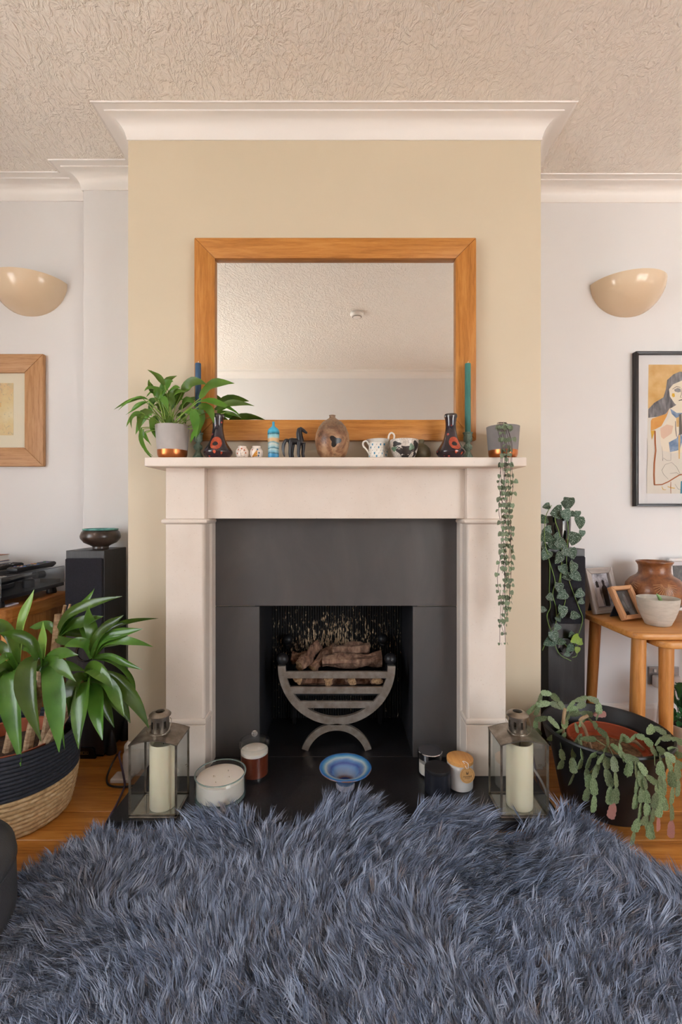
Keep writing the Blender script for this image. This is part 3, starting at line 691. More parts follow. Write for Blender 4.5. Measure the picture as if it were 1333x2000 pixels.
# two tiny painted pots
M_PORC = mat('pale_porcelain', '#e3d6cb', .3, coat=.2)
TP = [(0, 0), (.012, 0), (.016, .002), (.0212, .012), (.0232, .022), (.0222, .032), (.0175, .040), (.0145, .0425), (.0150, .0475), (.0140, .0480), (.0125, .0465), (.012, .040), (0, .038)]
PD = [mat('paint_red', '#b3262b', .4), mat('paint_black', '#1f1c1d', .4), mat('paint_orange', '#d9902e', .4), mat('paint_blue', '#2f6d9f', .4), mat('paint_yellow', '#e3b53f', .4)]
for px, lab, kind in ((473.5, 'tiny round white pot painted with red flowers and black dots', 0), (501.5, 'tiny round white pot painted with an orange and blue butterfly wing', 1)):
    o = thing('painted_pot', lab, 'pot', (*spot(px, 1.635)[:2], SZ)); bd = MB().lathe(TP, 36).build('body', M_PORC, o, smooth=True, angle=50); p = MB(); T = TP[2:8]
    if kind == 0:
        for u, z in ((-.45, .033), (.12, .037), (-.62, .020), (.55, .032), (.75, .022)): patch(p.mi(0), T, u, z, .12, .0032, .0004, 8, 2); patch(p.mi(4), T, u, z - .001, .05, .0012, .0007, 6, 1)
        rr = random.Random(5)
        for k in range(38): u = rr.uniform(-.4, .8); patch(p.mi(1), T, u, rr.uniform(.006, .031), .022, .0014, .0004, 6, 1)
    else:
        for q in range(4):
            for k in range(7): patch(p.mi(2), T, -.55 + k * .13, .008 + k * (.0035 - .001 * q) + q * .0004, .09, .0026, .0004 + .0001 * q, 8, 2)
        for u, z in ((.32, .034), (.55, .022), (.5, .012)): patch(p.mi(1), T, u, z, .13, .0034, .0010, 10, 2); patch(p.mi(3), T, u, z, .085, .0024, .0014, 10, 2)
        for q in range(3):
            for k in range(12): patch(p.mi(1), T, -.55 + k * .075, .007 + k * (.0022 - .0009 * q), .03, .0006, .0013, 6, 1)
        patch(p.mi(0), T, -.55, .033, .1, .003, .0004, 8, 2)
        for k in range(10): patch(p.mi(1), T, -.75 + .02 * k, .016 + .0016 * k, .02, .0012, .0005, 6, 1)
    p.build('painted_motif', PD, bd)['kind'] = 'stuff'

# turquoise banded glass bottle (flattened)
def strata():
    N = Nodes('strata_glaze'); v = N.coord(); g = N.new('ShaderNodeSeparateXYZ'); N.link(v, g.inputs[0])
    wob = N.math('MULTIPLY', N.noise(v, 22, 3), .022)
    z = N.math('DIVIDE', N.math('ADD', g.outputs[2], N.math('SUBTRACT', wob, .011)), .135)
    N.color(N.ramp(z, [(0.0, '#3c8fbe'), (.14, '#3f94c4'), (.17, '#1d5566'), (.19, '#6fa9bf'), (.27, '#a8c3c4'), (.30, '#226274'), (.325, '#8db9c2'), (.40, '#c3c8bd'), (.43, '#5d9fae'), (.47, '#cda878'), (.56, '#d3ae80'), (.58, '#a3c7c7'), (.66, '#7fc0cc'), (.69, '#17505c'), (.725, '#2d8fae'), (.78, '#4fb2d2'), (1.0, '#3fa3cc')]))
    N.p.inputs['Roughness'].default_value = .35; return N.m
o = thing('blue_bottle', 'slim turquoise bottle with sandy stripes and a thin neck', 'bottle', spot(534.5, 1.640))
MB().lathe([(0, 0), (.0185, 0), (.0195, .002), (.0195, .03), (.0205, .07), (.0215, .095), (.0208, .104), (.0165, .112), (.0085, .118), (.0048, .122), (.0042, .134), (.005, .137), (.0035, .1375), (.003, .125), (0, .12)], 32, sy=.75).build('body', strata(), o, smooth=True, angle=50)

# black horse figurine
M_EBONY = mat('ebony', '#17161a', .38, col2='#26242a', nscale=60, stretch=(1, 1, .3), bump=(120, .3, .001))
hs_ = thing('horse_figurine', 'stylised black carved horse figurine with long tail on the mantel', 'figurine', spot(576.5, 1.645))
HK = lambda px, py, dy=0.0: at(px, py, 1.645) - Vector(hs_.location) + Vector((0, dy, 0))
b = MB()
b.tube(poly_path([HK(563, 864), HK(572, 862), HK(582, 862.5), HK(589, 863), HK(593, 862)], 4), [.004, .010, .0125, .013, .013, .012, .0115, .0115, .0115, .012, .0125, .013, .013, .0125, .012, .010, .007][:17], 14)
b.tube(poly_path([HK(588, 864), HK(586, 852), HK(585.5, 844), HK(588, 838), HK(591, 837)], 3), [.013, .0125, .012, .011, .0105, .010, .0095, .009, .0085, .008, .007, .0055, .004], 12)
b.tube(poly_path([HK(587, 838.5), HK(592, 840), HK(597, 844), HK(600.5, 846)], 3), [.0075, .0078, .0072, .0065, .006, .0055, .005, .0045, .0042, .003], 10)
b.tube([HK(587, 839, -.003), HK(587.6, 834, -.004)], [.0028, .0006], 6); b.tube([HK(587, 839, .003), HK(587.6, 834, .004)], [.0028, .0006], 6)
for px, dy in ((568, -.007), (571, .008), (584.5, -.007), (592.5, .008)):
    b.tube([HK(px + (1 if px < 575 else 0), 864, dy), HK(px, 875, dy), HK(px - 1, 886, dy), HK(px, 891, dy), Vector((HK(px, 891).x, dy, 0.0))], [.0085, .0065, .0055, .0055, .006], 8)
b.build('body', M_EBONY, hs_, smooth=True, angle=70)
MB().tube(poly_path([HK(566, 862), HK(559, 860), HK(554.5, 868), HK(553.5, 880), HK(556, 892)], 4), [.004, .005, .006, .006, .006, .0062, .0064, .0064, .0064, .0062, .006, .0055, .005, .0045, .004, .003, .002], 8).build('tail', M_EBONY, hs_, smooth=True)
MB().tube(poly_path([HK(588, 836.5), HK(583.5, 838), HK(581, 846), HK(580.5, 856)], 3), [.002, .0035, .004, .0045, .0045, .0042, .004, .0035, .003, .002], 8).build('mane', M_EBONY, hs_, smooth=True)

# smoke fired round jar
def raku(name):
    N = Nodes(name); v = N.coord()
    n = N.noise(v, 15, 5, .62, .6); n2 = N.noise(v, 60, 4, .7)
    c = N.ramp(n, [(.34, '#4b3224'), (.46, '#865f44'), (.54, '#a98565'), (.66, '#b39475'), (.76, '#70482c')])
    c = N.mix(N.ramp(n2, [(.55, 0.0), (.72, .75)]), c, '#3a2a20')
    g = N.new('ShaderNodeSeparateXYZ'); N.link(v, g.inputs[0])
    up = N.ramp(N.math('ADD', N.math('MULTIPLY', g.outputs[2], 4.5), N.math('MULTIPLY', n, .5)), [(.62, 0.0), (.74, 1.0)])
    c = N.mix(N.math('MULTIPLY', N.math('MULTIPLY', up, N.ramp(n2, [(.3, 1.0), (.6, .3)])), .8), c, '#4a453f')
    N.color(c); N.p.inputs['Roughness'].default_value = .4; MATS[name] = N.m; return N.m
o = thing('round_jar', 'brown and grey smoke-fired egg-shaped jar with a tiny neck', 'jar', spot(649.5, 1.650))
JP = [(0, 0), (.030, 0), (.040, .006), (.053, .024), (.0605, .050), (.0625, .072), (.059, .096), (.049, .120), (.034, .138), (.018, .148), (.0125, .152), (.0105, .156), (.0115, .160), (.0125, .162), (.0095, .163), (.007, .156), (0, .15)]
bd = MB().lathe(JP, 48).build('body', raku('smoke_fired'), o, smooth=True, angle=60)
p = MB(); patch(p, JP[1:12], .18, .060, .30, .017, .0004, 20, 4, .35, 1.0); p.build('smoke_mark', mat('carbon_black', '#201c1b', .3), bd, smooth=True)

# white jug and cup with drawn pattern
M_CREAM = mat('white_slip', '#dcd8cf', .35, col2='#e4e0d8', nscale=18)
def patterned(prof, root, seed, nn, h, uvr):
    rr = random.Random(seed); p = MB()
    rows_ = 5
    for r_ in range(rows_):
        for k in range(nn):
            u = (k + .5 * (r_ % 2)) * 2 * PI / nn; z = .008 + (h - .014) * r_ / (rows_ - 1)
            if (k + r_ * 2) % 3 == 0: patch(p.mi(0), prof, u, z, .11, .0042, .0004, 8, 2)
            else: patch(p.mi(1), prof, u, z, .04, .0014, .0004, 6, 1)
            for q in range(4): patch(p.mi(1), prof, u + .07 * (q + 1), z + .002 * (q + 1) * (1 if q % 2 else .6), .012, .0008, .0004, 5, 1)
    q = p.build('drawn_pattern', [mat('slip_blue', '#3d87a8', .4), mat('slip_ink', '#3a3532', .5)], root); q['kind'] = 'stuff'; return q
CP = [(0, 0), (.024, 0), (.0262, .002), (.0262, .02), (.0258, .05), (.0262, .056), (.025, .057), (.0238, .054), (.0238, .006), (0, .006)]
o = thing('small_cup', 'small straight white cup with blue dashes, standing before the taller jug', 'cup', spot(735, 1.618)); bd = MB().lathe(CP, 36).build('body', M_CREAM, o, smooth=True, angle=50); patterned(CP[2:6], bd, 4, 11, .055, 1)
MB().tube(poly_path([Vector((-.024, 0, .018)), Vector((-.034, 0, .034)), Vector((-.045, 0, .046)), Vector((-.045, 0, .060)), Vector((-.034, 0, .064)), Vector((-.024, 0, .05))], 4), .0032, 7).build('handle', M_CREAM, o, smooth=True)
JG = [(0, 0), (.031, 0), (.0335, .002), (.0325, .02), (.0315, .045), (.034, .07), (.0375, .080), (.036, .081), (.032, .07), (.030, .045), (.0315, .006), (0, .006)]
o = thing('white_jug', 'taller white jug with blue dashes and a looped handle, behind the small cup', 'jug', spot(741, 1.690)); bd = MB().lathe(JG, 36, ripple=lambda a, k: 1 + (.28 if k in (6, 7) else .08 if k == 5 else 0) * max(0, math.cos(a - PI)) ** 6).build('body', M_CREAM, o, smooth=True, angle=60); patterned(JG[2:6], bd, 8, 12, .065, 1)
MB().tube(poly_path([Vector((.033, 0, .046)), Vector((.042, 0, .060)), Vector((.054, 0, .080)), Vector((.056, 0, .098)), Vector((.046, 0, .106)), Vector((.037, 0, .098)), Vector((.034, 0, .078))], 4), .0034, 7).build('handle', M_CREAM, o, smooth=True)

# crackled black and white bowl, olive bottle behind it
BP = [(0, .003), (.026, .003), (.028, 0), (.031, .002), (.040, .014), (.0475, .034), (.0505, .058), (.0515, .070), (.0500, .071), (.0485, .068), (.045, .036), (.03, .012), (0, .009)]
def crackle():
    N = Nodes('crackle'); v = N.coord(); vo = N.new('ShaderNodeTexVoronoi', feature='DISTANCE_TO_EDGE'); vo.inputs['Scale'].default_value = 95; N.link(v, vo.inputs['Vector'])
    N.color(N.mix(N.ramp(vo.outputs['Distance'], [(.0, 1.0), (.06, 0.0)]), '#cfc8be', '#8f877d')); N.p.inputs['Roughness'].default_value = .3; return N.m
o = thing('raku_bowl', 'white crackle-glazed bowl with black patches and green touches', 'bowl', spot(790, 1.640)); bd = MB().lathe(BP, 44).build('body', crackle(), o, smooth=True, angle=50)
B_ = BP[3:8]; GM = [mat('raku_black', '#2a2523', .5), mat('raku_green', '#5d7a64', .3)]
for u, z, ru, rz, m, ph in ((-.05, .026, .75, .021, 0, 0), (.85, .046, .32, .018, 0, 1), (-.75, .052, .34, .009, 0, 2), (-1.0, .036, .3, .008, 1, 0), (.42, .040, .22, .011, 1, 2), (2.4, .04, .6, .02, 0, 1), (3.6, .03, .6, .02, 0, 0), (.95, .016, .25, .01, 0, 1)):
    p = MB(); patch(p, B_, u, z, ru, rz, .0004 + .0003 * m, 16, 4, .25, ph); p.build('glaze_patch', GM[m], bd, smooth=True)
o = thing('olive_bottle', 'small round olive-brown bottle with a stubby neck behind the bowl', 'bottle', spot(823.5, 1.712))
MB().lathe([(0, 0), (.020, 0), (.027, .005), (.0345, .022), (.0355, .034), (.031, .050), (.020, .062), (.010, .068), (.0085, .072), (.0105, .079), (.0115, .083), (.009, .084), (.006, .074), (0, .07)], 36).build('body', mat('olive_glaze', '#4a4330', .45, col2='#6a5f42', nscale=30, bump=(150, .2, .001)), o, smooth=True, angle=60)

# pot of string of hearts with long trailing strands
hp = thing('string_of_hearts', 'cement pot with copper base trailing long strands of tiny heart leaves', 'potted plant', spot(983, 1.640))
two_tone_pot(hp, .049, .0575, .118, True); HL = Vector(hp.location)
M_HEART = leafmat('heart_leaf', '#5d6a48', '#8c9c84', .5); M_VINE = mat('vine', '#4f3a3a', .7)
def heart_mesh(name, m, s, fold=.25):
    """heart shaped leaf in the xz plane, stalk at the origin, tip down -z"""
    n = 12; b = MB(); out = []
    for i in range(n + 1):
        t = (i / n) ** 1.35; out.append((.45 * max(0, math.sin(PI * t ** .56)) ** .72 * (1 - .10 * t), .13 * math.exp(-((t - .10) / .09) ** 2) - t * .94))
    pass
    L = [(-x * s, fold * abs(x) * s * -1, z * s) for x, z in out]; Rr = [(x * s, fold * abs(x) * s * -1, z * s) for x, z in out]; Mi = [(0, 0, -.94 * s * (i / n) ** 1.35) for i in range(n + 1)]
    k = n + 1; b.add(L + Mi + Rr, [(i, i + 1, k + i + 1, k + i) for i in range(n)] + [(k + i, k + i + 1, 2 * k + i + 1, 2 * k + i) for i in range(n)])
    o = b.build(name, m, None, smooth=True, angle=80); return o
proto = heart_mesh('leaf', M_HEART, 1.0); first = [True]
def put_heart(root, p, s, rz, rx, ry, pr=None):
    q = (pr or proto)
    o = q.copy(); COL.objects.link(o); o.parent = root; o.location = p; o.rotation_euler = (rx, ry, rz); o.scale = (s, s, s); return o
strands = [(978, 1175), (982, 1255), (986, 1240), (990, 1200), (994, 1215), (998, 1130), (980, 1120), (988, 1255), (1000, 1090)]
rr = random.Random(21)
for k, (px, yb) in enumerate(strands):
    Yd = 1.535 + rr.uniform(-.012, .008); top = HL + Vector((rr.uniform(-.01, .035), -.02, .115))
    P = [top, HL + Vector(((at(px, 0, Yd).x - HL.x) * .8, -.056, .122)), at(px + 1, 868, Yd + .01), at(px, 905, Yd)]
    yy = 905
    while yy < yb:
        yy = min(yb, yy + 45); P.append(at(px + rr.uniform(-6, 6), yy, Yd + rr.uniform(-.004, .004)))
    pts = [p - HL for p in poly_path(P, 4)]
    MB().tube(pts, .00075, 4).build('vine', M_VINE, hp)
    seglen = 0; last = pts[0]; gap = rr.uniform(.01, .03)
    for p in pts[5:]:
        seglen += (p - last).length; last = p
        if seglen > gap:
            seglen = 0; gap = rr.uniform(.012, .034) * (1.0 if p.z < -.05 else 1.5)
            for sd in (0, 1):
                if rr.random() < .72:
                    s = rr.uniform(.011, .020) * (1 if p.z > -.55 else .7)
                    put_heart(hp, p + Vector(((sd - .5) * .007, -.003, 0)), s, rr.uniform(-.9, .9) + (.5 if sd else -.5), rr.uniform(-.7, .2), (sd - .5) * rr.uniform(-1.9, .4))
for px, py in ((988, 828), (998, 835), (1003, 855), (994, 870)): put_heart(hp, at(px, py, 1.575) - HL, .019, rr.uniform(-.4, .4), -.3, rr.uniform(-.6, .6))
bpy.data.objects.remove(proto)
# ------------------------------------------------------------------ fire basket and logs
M_STEEL = mat('brushed_steel', '#a8a097', .34, .6, col2='#8d8378', nscale=35, bump=(200, .1, .001))
M_IRON = mat('black_iron', '#1b1b1e', .42, .3, col2='#252528', nscale=60)
bx_, by_ = at(658, 0, 1.79).x, 1.79
bk = thing('fire_basket', 'steel log basket with half-round barred front and black ball finials', 'fire basket', (bx_, by_, HZ))
zc = at(0, 1300, by_).z - HZ; Rg = 114.5 / F * by_; tw = 15 / F * by_
def ring(b, cx, cz, r0, r1, a0, a1, y0, y1, n=40):
    vs = []; fs = []
    for i in range(n + 1):
        a = a0 + (a1 - a0) * i / n
        for r in (r0, r1):
            for y in (y0, y1): vs.append((cx + r * math.cos(a), y, cz + r * math.sin(a)))
    for i in range(n):
        p, q = 4 * i, 4 * i + 4; fs += [(p, p + 1, q + 1, q), (p + 2, q + 2, q + 3, p + 3), (p, q, q + 2, p + 2), (p + 1, p + 3, q + 3, q + 1)]
    fs += [(0, 2, 3, 1), (4 * n, 4 * n + 1, 4 * n + 3, 4 * n + 2)]; b.add(vs, fs)
b = MB(); ring(b, 0, zc, Rg - tw, Rg, PI, 2 * PI, -.008, .008, 48); b.build('hoop', M_STEEL, bk, smooth=True, angle=40)
for (ya, yb) in ((1311, 1324), (1341, 1354), (1369, 1382)):
    z1, z0 = at(0, ya, by_).z - HZ, at(0, yb, by_).z - HZ; zz = (z0 + z1) / 2 - zc; hw = math.sqrt(max(0, (Rg - tw * .6) ** 2 - zz ** 2))
    MB().box(-hw, hw, -.007, .007, z0, z1).build('bar', M_STEEL, bk, bevel=.001, seg=1)
rf = 71.5 / F * by_; zf = at(0, 1412, by_).z - HZ - rf
b = MB(); aa = math.asin(min(1, max(0, (.0004 - zf) / (rf - 13 / F * by_)))); ring(b, 0, zf, rf - 13 / F * by_, rf, aa, PI - aa, -.008, .008, 32); b.build('foot_arch', M_STEEL, bk, smooth=True, angle=40)
# black iron cradle behind the front
dz = at(0, 1320, by_).z - HZ
cr = MB(); 
for s in (-1, 1): cr.box(s * .205 - .004, s * .205 + .004, .01, .25, dz - .075, dz + .012)
cr.box(-.205, .205, .244, .252, dz - .075, dz + .012); cr.box(-.205, .205, .01, .25, dz - .081, dz - .075)
cr.build('cradle', M_IRON, bk)
for k in range(4): MB().box(-.205, .205, .012, .016, dz - .06 + .018 * k, dz - .052 + .018 * k).build('inner_bar', M_IRON, bk) if k in (0, 3) else None
for x in (-.19, .19): MB().box(x - .008, x + .008, .225, .24, 0, dz - .08).build('rear_leg', M_IRON, bk)
for x, y, py in ((-.215, .016, 1287), (.213, .016, 1287), (-.222, .245, 1249), (.205, .245, 1248)):
    zz = at(0, py, by_ + y).z - HZ; f_ = MB().ball((0, 0, 0), .0238, 20)
    f_.lathe([(.010, -.040), (.010, -.028), (.014, -.024), (.012, -.020)], 12); f_.build('ball_finial', M_IRON, bk, smooth=True, loc=(x, y, zz), angle=60)
def bark():
    N = Nodes('log_bark'); v = N.coord((1, 1, 1)); oi = N.new('ShaderNodeObjectInfo')
    st = N.coord((60, 60, 14)); n = N.noise(st, 1.0, 5, .65, .4); n2 = N.noise(v, 30, 3)
    c = N.ramp(N.math('ADD', N.math('MULTIPLY', n, .65), N.math('MULTIPLY', n2, .35)), [(.3, '#3f2c22'), (.48, '#7a5a48'), (.62, '#a3836c'), (.76, '#c2a790')])
    hs = N.new('ShaderNodeHueSaturation'); N.link(c, hs.inputs['Color']); N.link(N.math('ADD', N.math('MULTIPLY', oi.outputs['Random'], .5), .75), hs.inputs['Value'])
    N.color(hs.outputs[0]); N.p.inputs['Roughness'].default_value = .8; N.bump(n, .9, .006); MATS['bark'] = N.m; return N.m
M_BARK = bark(); M_CUT = mat('cut_wood', '#6f5238', .85, col2='#b8966f', nscale=110)
def log(pa, pb, r, label, seed, fork=None):
    A, B = Vector(pa), Vector(pb); L = (B - A).length; o = thing('log', label, 'log', A, group='logs in the fire basket')
    rr = random.Random(seed); n = 16; m = 14; bm = MB(); ph = [rr.uniform(0, 6.28) for _ in range(6)]
    vs = []
    for i in range(m + 1):
        t = i / m; bend = Vector((0, 0, .006 * math.sin(PI * t + ph[0])))
        for j in range(n):
            a = 2 * PI * j / n; q = r * (1 + .13 * math.sin(3 * a + ph[1]) + .09 * math.sin(5 * a + ph[2] + 3 * t) + .16 * math.sin(9 * t + ph[3] + 2 * a) + .15 * math.sin(5 * t + ph[4] - a) + rr.uniform(-.11, .11))
            vs.append(Vector((q * math.cos(a), q * math.sin(a), t * L)) + bend * 0)
    rot = (B - A).to_track_quat('Z', 'Y').to_matrix()
    bm.add([rot @ v for v in vs], [(i * n + j, i * n + (j + 1) % n, (i + 1) * n + (j + 1) % n, (i + 1) * n + j) for i in range(m) for j in range(n)])
    if fork: 
        f0, f1, fr = fork; bm.tube([rot @ Vector((0, 0, L * f0)), Vector(f1) - A], [fr, fr * .6], 9)
    bm.build('bark', M_BARK, o, smooth=True, angle=28)
    for i, z in ((0, -.0004), (m, L + .0004)):
        c = MB(); ring_ = [rot @ Vector((vs[i * n + j].x * .97, vs[i * n + j].y * .97, z)) for j in range(n)]
        c.add([rot @ Vector((0, 0, z + (.001 if i else -.001)))] + ring_, [(0, 1 + j, 1 + (j + 1) % n) for j in range(n)]); c.build('cut_end', M_CUT, o)
lz = lambda px, py, Y: at(px, py, Y)
log(lz(630, 1291, 1.885), lz(746, 1288, 1.895), .027, 'thick straight log lying across the front of the basket', 1)
log(lz(650, 1269, 1.925), lz(721, 1267, 1.935), .025, 'short stout log on top of the pile', 2)
log(lz(584, 1302, 1.850), lz(622, 1260, 1.955), .021, 'pale weathered forked log leaning up against the pile', 3, (.45, lz(609, 1262, 1.87), .012))
log(lz(612, 1306, 1.865), lz(652, 1262, 1.97), .019, 'slim dark log leaning in the middle of the pile', 4)
log(lz(571, 1284, 1.975), lz(612, 1286, 1.965), .024, 'stubby square-cut log at the back corner of the pile', 5)
log(lz(585, 1331, 1.90), lz(735, 1331, 1.905), .017, 'long low log lying at the bottom across the basket', 6)
for px, seed, r, lab in ((582, 7, .018, 'pale log end poking out below the forked log'), (643, 8, .020, 'pale frayed log end near the middle below the top bar'), (688, 9, .018, 'greyish log end below the thick straight log'), (736, 10, .019, 'tan log end below the bar under the far end of the thick log')):
    log(lz(px, 1328, 1.815), lz(px + (3 if px < 650 else -4), 1322, 1.885), r, lab, seed)

# ------------------------------------------------------------------ lanterns with pillar candles
M_TIN = mat('aged_tin', '#a39a8e', .28, .8, col2='#756b5e', nscale=25, bump=(120, .15, .001))
M_LGL = thin_glass('lantern_glass', (.97, .98, .975)); M_IVORY = mat('ivory_wax', '#e6dcc0', .5, col2='#eae1c8', nscale=8, sss=.2); M_MIRR = mat('lantern_floor', '#b9b8b2', .12, .9)
def lantern(x0, label, clabel, seed, burnt):
    w, d, hb = .147, .118, .2245
    o = thing('lantern', label, 'lantern', (x0 + w / 2, 1.390 + d / 2, HZ)); a, e = w / 2, d / 2
    MB().box(-a, a, -e, e, 0, .006).build('base_tray', M_TIN, o, bevel=.0015, seg=1)
    MB().box(-a + .006, a - .006, -e + .006, e - .006, .006, .0075).build('mirror_floor', M_MIRR, o)
    t = .0055
    for sx in (-1, 1):
        for sy in (-1, 1): MB().box(sx * a - (t if sx > 0 else 0), sx * a + (0 if sx > 0 else t), sy * e - (t if sy > 0 else 0), sy * e + (0 if sy > 0 else t), .006, hb).build('corner_post', M_TIN, o)
    # vaulted roof: arch across x, running back along y
    n = 14; up = .015; arch = [(-a - .001 + (2 * a + .002) * i / n, hb + up * math.sin(PI * i / n)) for i in range(n + 1)]
    b = MB(); b.prism(arch + [(x, z - .002) for x, z in reversed(arch)], -e - .002, e + .002, 'y'); rf_ = b.build('roof', M_TIN, o, smooth=True, angle=25)
    for sy in (-1, 1):
        b = MB(); y0 = sy * e; b.prism([(x, z - .004 if 0 < i < n else z - .004) for i, (x, z) in enumerate(arch)] + [(x, z) for x, z in reversed(arch)], min(y0, y0 - sy * .004), max(y0, y0 - sy * .004), 'y'); b.build('arch_rim', M_TIN, rf_)
        MB().box(-a, a, min(y0, y0 - sy * t), max(y0, y0 - sy * t), .006, .011).build('bottom_rail', M_TIN, o)
        MB().prism([(-a + t, .010), (a - t, .010), (a - t, hb)] + [(x, z - .003) for x, z in reversed(arch[1:-1])] + [(-a + t, hb)], y0 - sy * .0035, y0 - sy * .0022, 'y').build('pane', M_LGL, o)
    for sx in (-1, 1):
        x_ = sx * a; MB().box(min(x_ - sx * .0035, x_ - sx * .0022), max(x_ - sx * .0035, x_ - sx * .0022), -e + t, e - t, .010, hb).build('pane', M_LGL, o)
        MB().box(min(x_, x_ - sx * t), max(x_, x_ - sx * t), -e, e, hb - .004, hb + .0005).build('top_rail', M_TIN, o)
    # chimney with slots and flared cap
    zc_ = hb + up - .001; r = .0275; ns = 8; hc = .052; b = MB()
    def wall(a0, a1, z0, z1):
        m = 4; vs = []; fs = []
        for i in range(m + 1):
            q = a0 + (a1 - a0) * i / m
            for rr_, z in ((r, z0), (r, z1), (r - .0012, z1), (r - .0012, z0)): vs.append((rr_ * math.cos(q), rr_ * math.sin(q), zc_ + z))
        for i in range(m):
            p, q = 4 * i, 4 * i + 4
            for j in range(4): fs.append((p + j, q + j, q + (j + 1) % 4, p + (j + 1) % 4))
        b.add(vs, fs)
    sl = .30
    for k in range(ns):
        a0 = 2 * PI * k / ns; wall(a0 + sl, a0 + 2 * PI / ns, 0, hc); wall(a0, a0 + sl, 0, .017); wall(a0, a0 + sl, hc - .013, hc)
    ch = b.build('chimney', M_TIN, o)
    MB().lathe([(r + .001, zc_ - .002), (r + .004, zc_ - .001), (r + .003, zc_ + .003), (r, zc_ + .004)], 32).build('chimney_collar', M_TIN, ch, smooth=True)
    MB().lathe([(r + .0005, zc_ + hc - .003), (r + .006, zc_ + hc), (r + .006, zc_ + hc + .003), (r, zc_ + hc + .009), (.016, zc_ + hc + .013), (.0145, zc_ + hc + .0125), (.0145, zc_ + hc + .004), (r - .002, zc_ + hc - .003)], 32).build('cap', M_TIN, ch, smooth=True, angle=40)
    # wire carrying handle, flopped forward
    q = poly_path([Vector((-r - .004, 0, zc_ + .045)), Vector((-r - .010, -.004, zc_ + .036)), Vector((-r - .006, -.022, zc_ + .012)), Vector((-.012, -.037, zc_ + .004)), Vector((.012, -.037, zc_ + .004)), Vector((r + .006, -.022, zc_ + .012)), Vector((r + .010, -.004, zc_ + .036)), Vector((r + .004, 0, zc_ + .045))], 4)
    MB().tube(q, .0011, 6).build('wire_handle', M_TIN, o)
    MB().tube(poly_path([Vector((a, .02, .12)), Vector((a + .008, .015, .126)), Vector((a + .010, .02, .118)), Vector((a + .003, .024, .114))], 4), .0012, 6).build('door_hook', M_TIN, o)
    c = thing('pillar_candle', clabel, 'candle', (o.location.x + (.005 if burnt else .011), 1.445, HZ + .0078)); R0 = .0405; H = .202
    pr_ = [(0, 0), (R0 - .001, 0), (R0, .003), (R0, H - .003), (R0 - .002, H), (R0 - .006, H - .001), (R0 - .010, H - .007), (0, H - .010)]
    if burnt: pr_ = [(0, 0), (R0 - .001, 0), (R0, .003), (R0, H - .003), (R0 - .003, H + .001), (R0 - .007, H - .001), (R0 - .014, H - .02), (0, H - .024)]
    MB().lathe(pr_, 36).build('wax', M_IVORY, c, smooth=True, angle=50)
    MB().tube([(0, 0, H - .03), (.001, 0, H - .012), (.002, 0, H - .002)], .0012, 6).build('wick', mat('burnt_wick', '#1c1713', .9), c)
lantern(at(251, 0, 1.39).x, 'tin and glass lantern on the hearth beside the woven basket plant', 'ivory pillar candle inside the lantern near the woven basket', 1, False)
lantern(at(979, 0, 1.39).x, 'tin and glass lantern on the hearth beside the black plastic tub', 'ivory pillar candle with a burnt-down hollow inside the lantern near the black tub', 2, True)

# ------------------------------------------------------------------ candles and bowl on the hearth
M_CG = thin_glass('candle_glass', (.965, .98, .98), ior=1.5); M_CGE = mat('glass_green_edge', '#a9c2c0', .08, trans=.6); M_WWAX = mat('white_wax', '#e6ded4', .45, col2='#eae3da', nscale=6, sss=.2)
o = thing('wide_glass_candle', 'wide white four-wick candle in a low clear glass dish', 'candle', (at(431.5, 0, 1.5).x, 1.497, HZ)); r = .083
MB().lathe([(0, 0), (r - .006, 0), (r, .006), (r, .079), (r - .0015, .081), (r - .004, .081), (r - .005, .079), (r - .0055, .016), (0, .014)], 56).build('glass_dish', M_CG, o, smooth=True, angle=40)
MB().lathe([(r - .0045, .0795), (r - .0045, .0815), (r, .0815), (r, .0795)], 56).build('glass_rim', M_CGE, o, smooth=True)
MB().lathe([(0, .001), (r - .007, .001), (r - .003, .006), (r - .006, .0135), (0, .0138)], 56).build('glass_base', M_CGE, o, smooth=True)
MB().lathe([(0, .0145), (r - .0062, .0165), (r - .0062, .067), (r - .012, .069), (r * .6, .0685), (0, .068)], 56).build('wax', M_WWAX, o, smooth=True, angle=50)
for x, y in ((-.022, -.002), (.018, .030), (.030, -.006), (-.006, -.036)): MB().lathe([(.006, .0683), (.003, .0679), (.0012, .0685), (.001, .072), (0, .0725)], 10, (x, y, 0)).build('wick', mat('spent_wick', '#a99a86', .8), o)

o = thing('cloche_candle', 'amber candle in a tall clear jar with a knobbed glass cloche lid', 'candle', (at(497.5, 0, 1.62).x, 1.620, HZ)); r = .0535
MB().lathe([(0, 0), (r + .001, 0), (r + .002, .003), (r, .009), (r - .001, .012), (r - .001, .112), (r - .003, .112), (r - .003, .012), (0, .010)], 44).build('glass_jar', M_CG, o, smooth=True, angle=40)
MB().lathe([(r + .0005, .108), (r + .0005, .118), (r - .002, .126), (r - .010, .131), (.012, .134), (.006, .136), (.005, .140)], 44).build('glass_lid', M_CG, o, smooth=True, angle=60)
KN = Nodes('clear_knob'); KN.p.inputs['Transmission Weight'].default_value = .9; KN.p.inputs['Roughness'].default_value = .02; KN.p.inputs['Base Color'].default_value = (.95, .95, .95, 1)
MB().ball((0, 0, .149), .0105, 18).build('knob', KN.m, o, smooth=True)
MB().lathe([(0, .011), (r - .006, .011), (r - .006, .082), (0, .082)], 40).build('amber_wax', mat('amber_wax', '#5a2413', .3, col2='#74331c', nscale=10), o, smooth=True, angle=50)
MB().lathe([(0, .0822), (r - .006, .0822), (r - .006, .092), (r - .010, .094), (0, .093)], 40).build('white_wax_top', M_WWAX, o, smooth=True, angle=50)

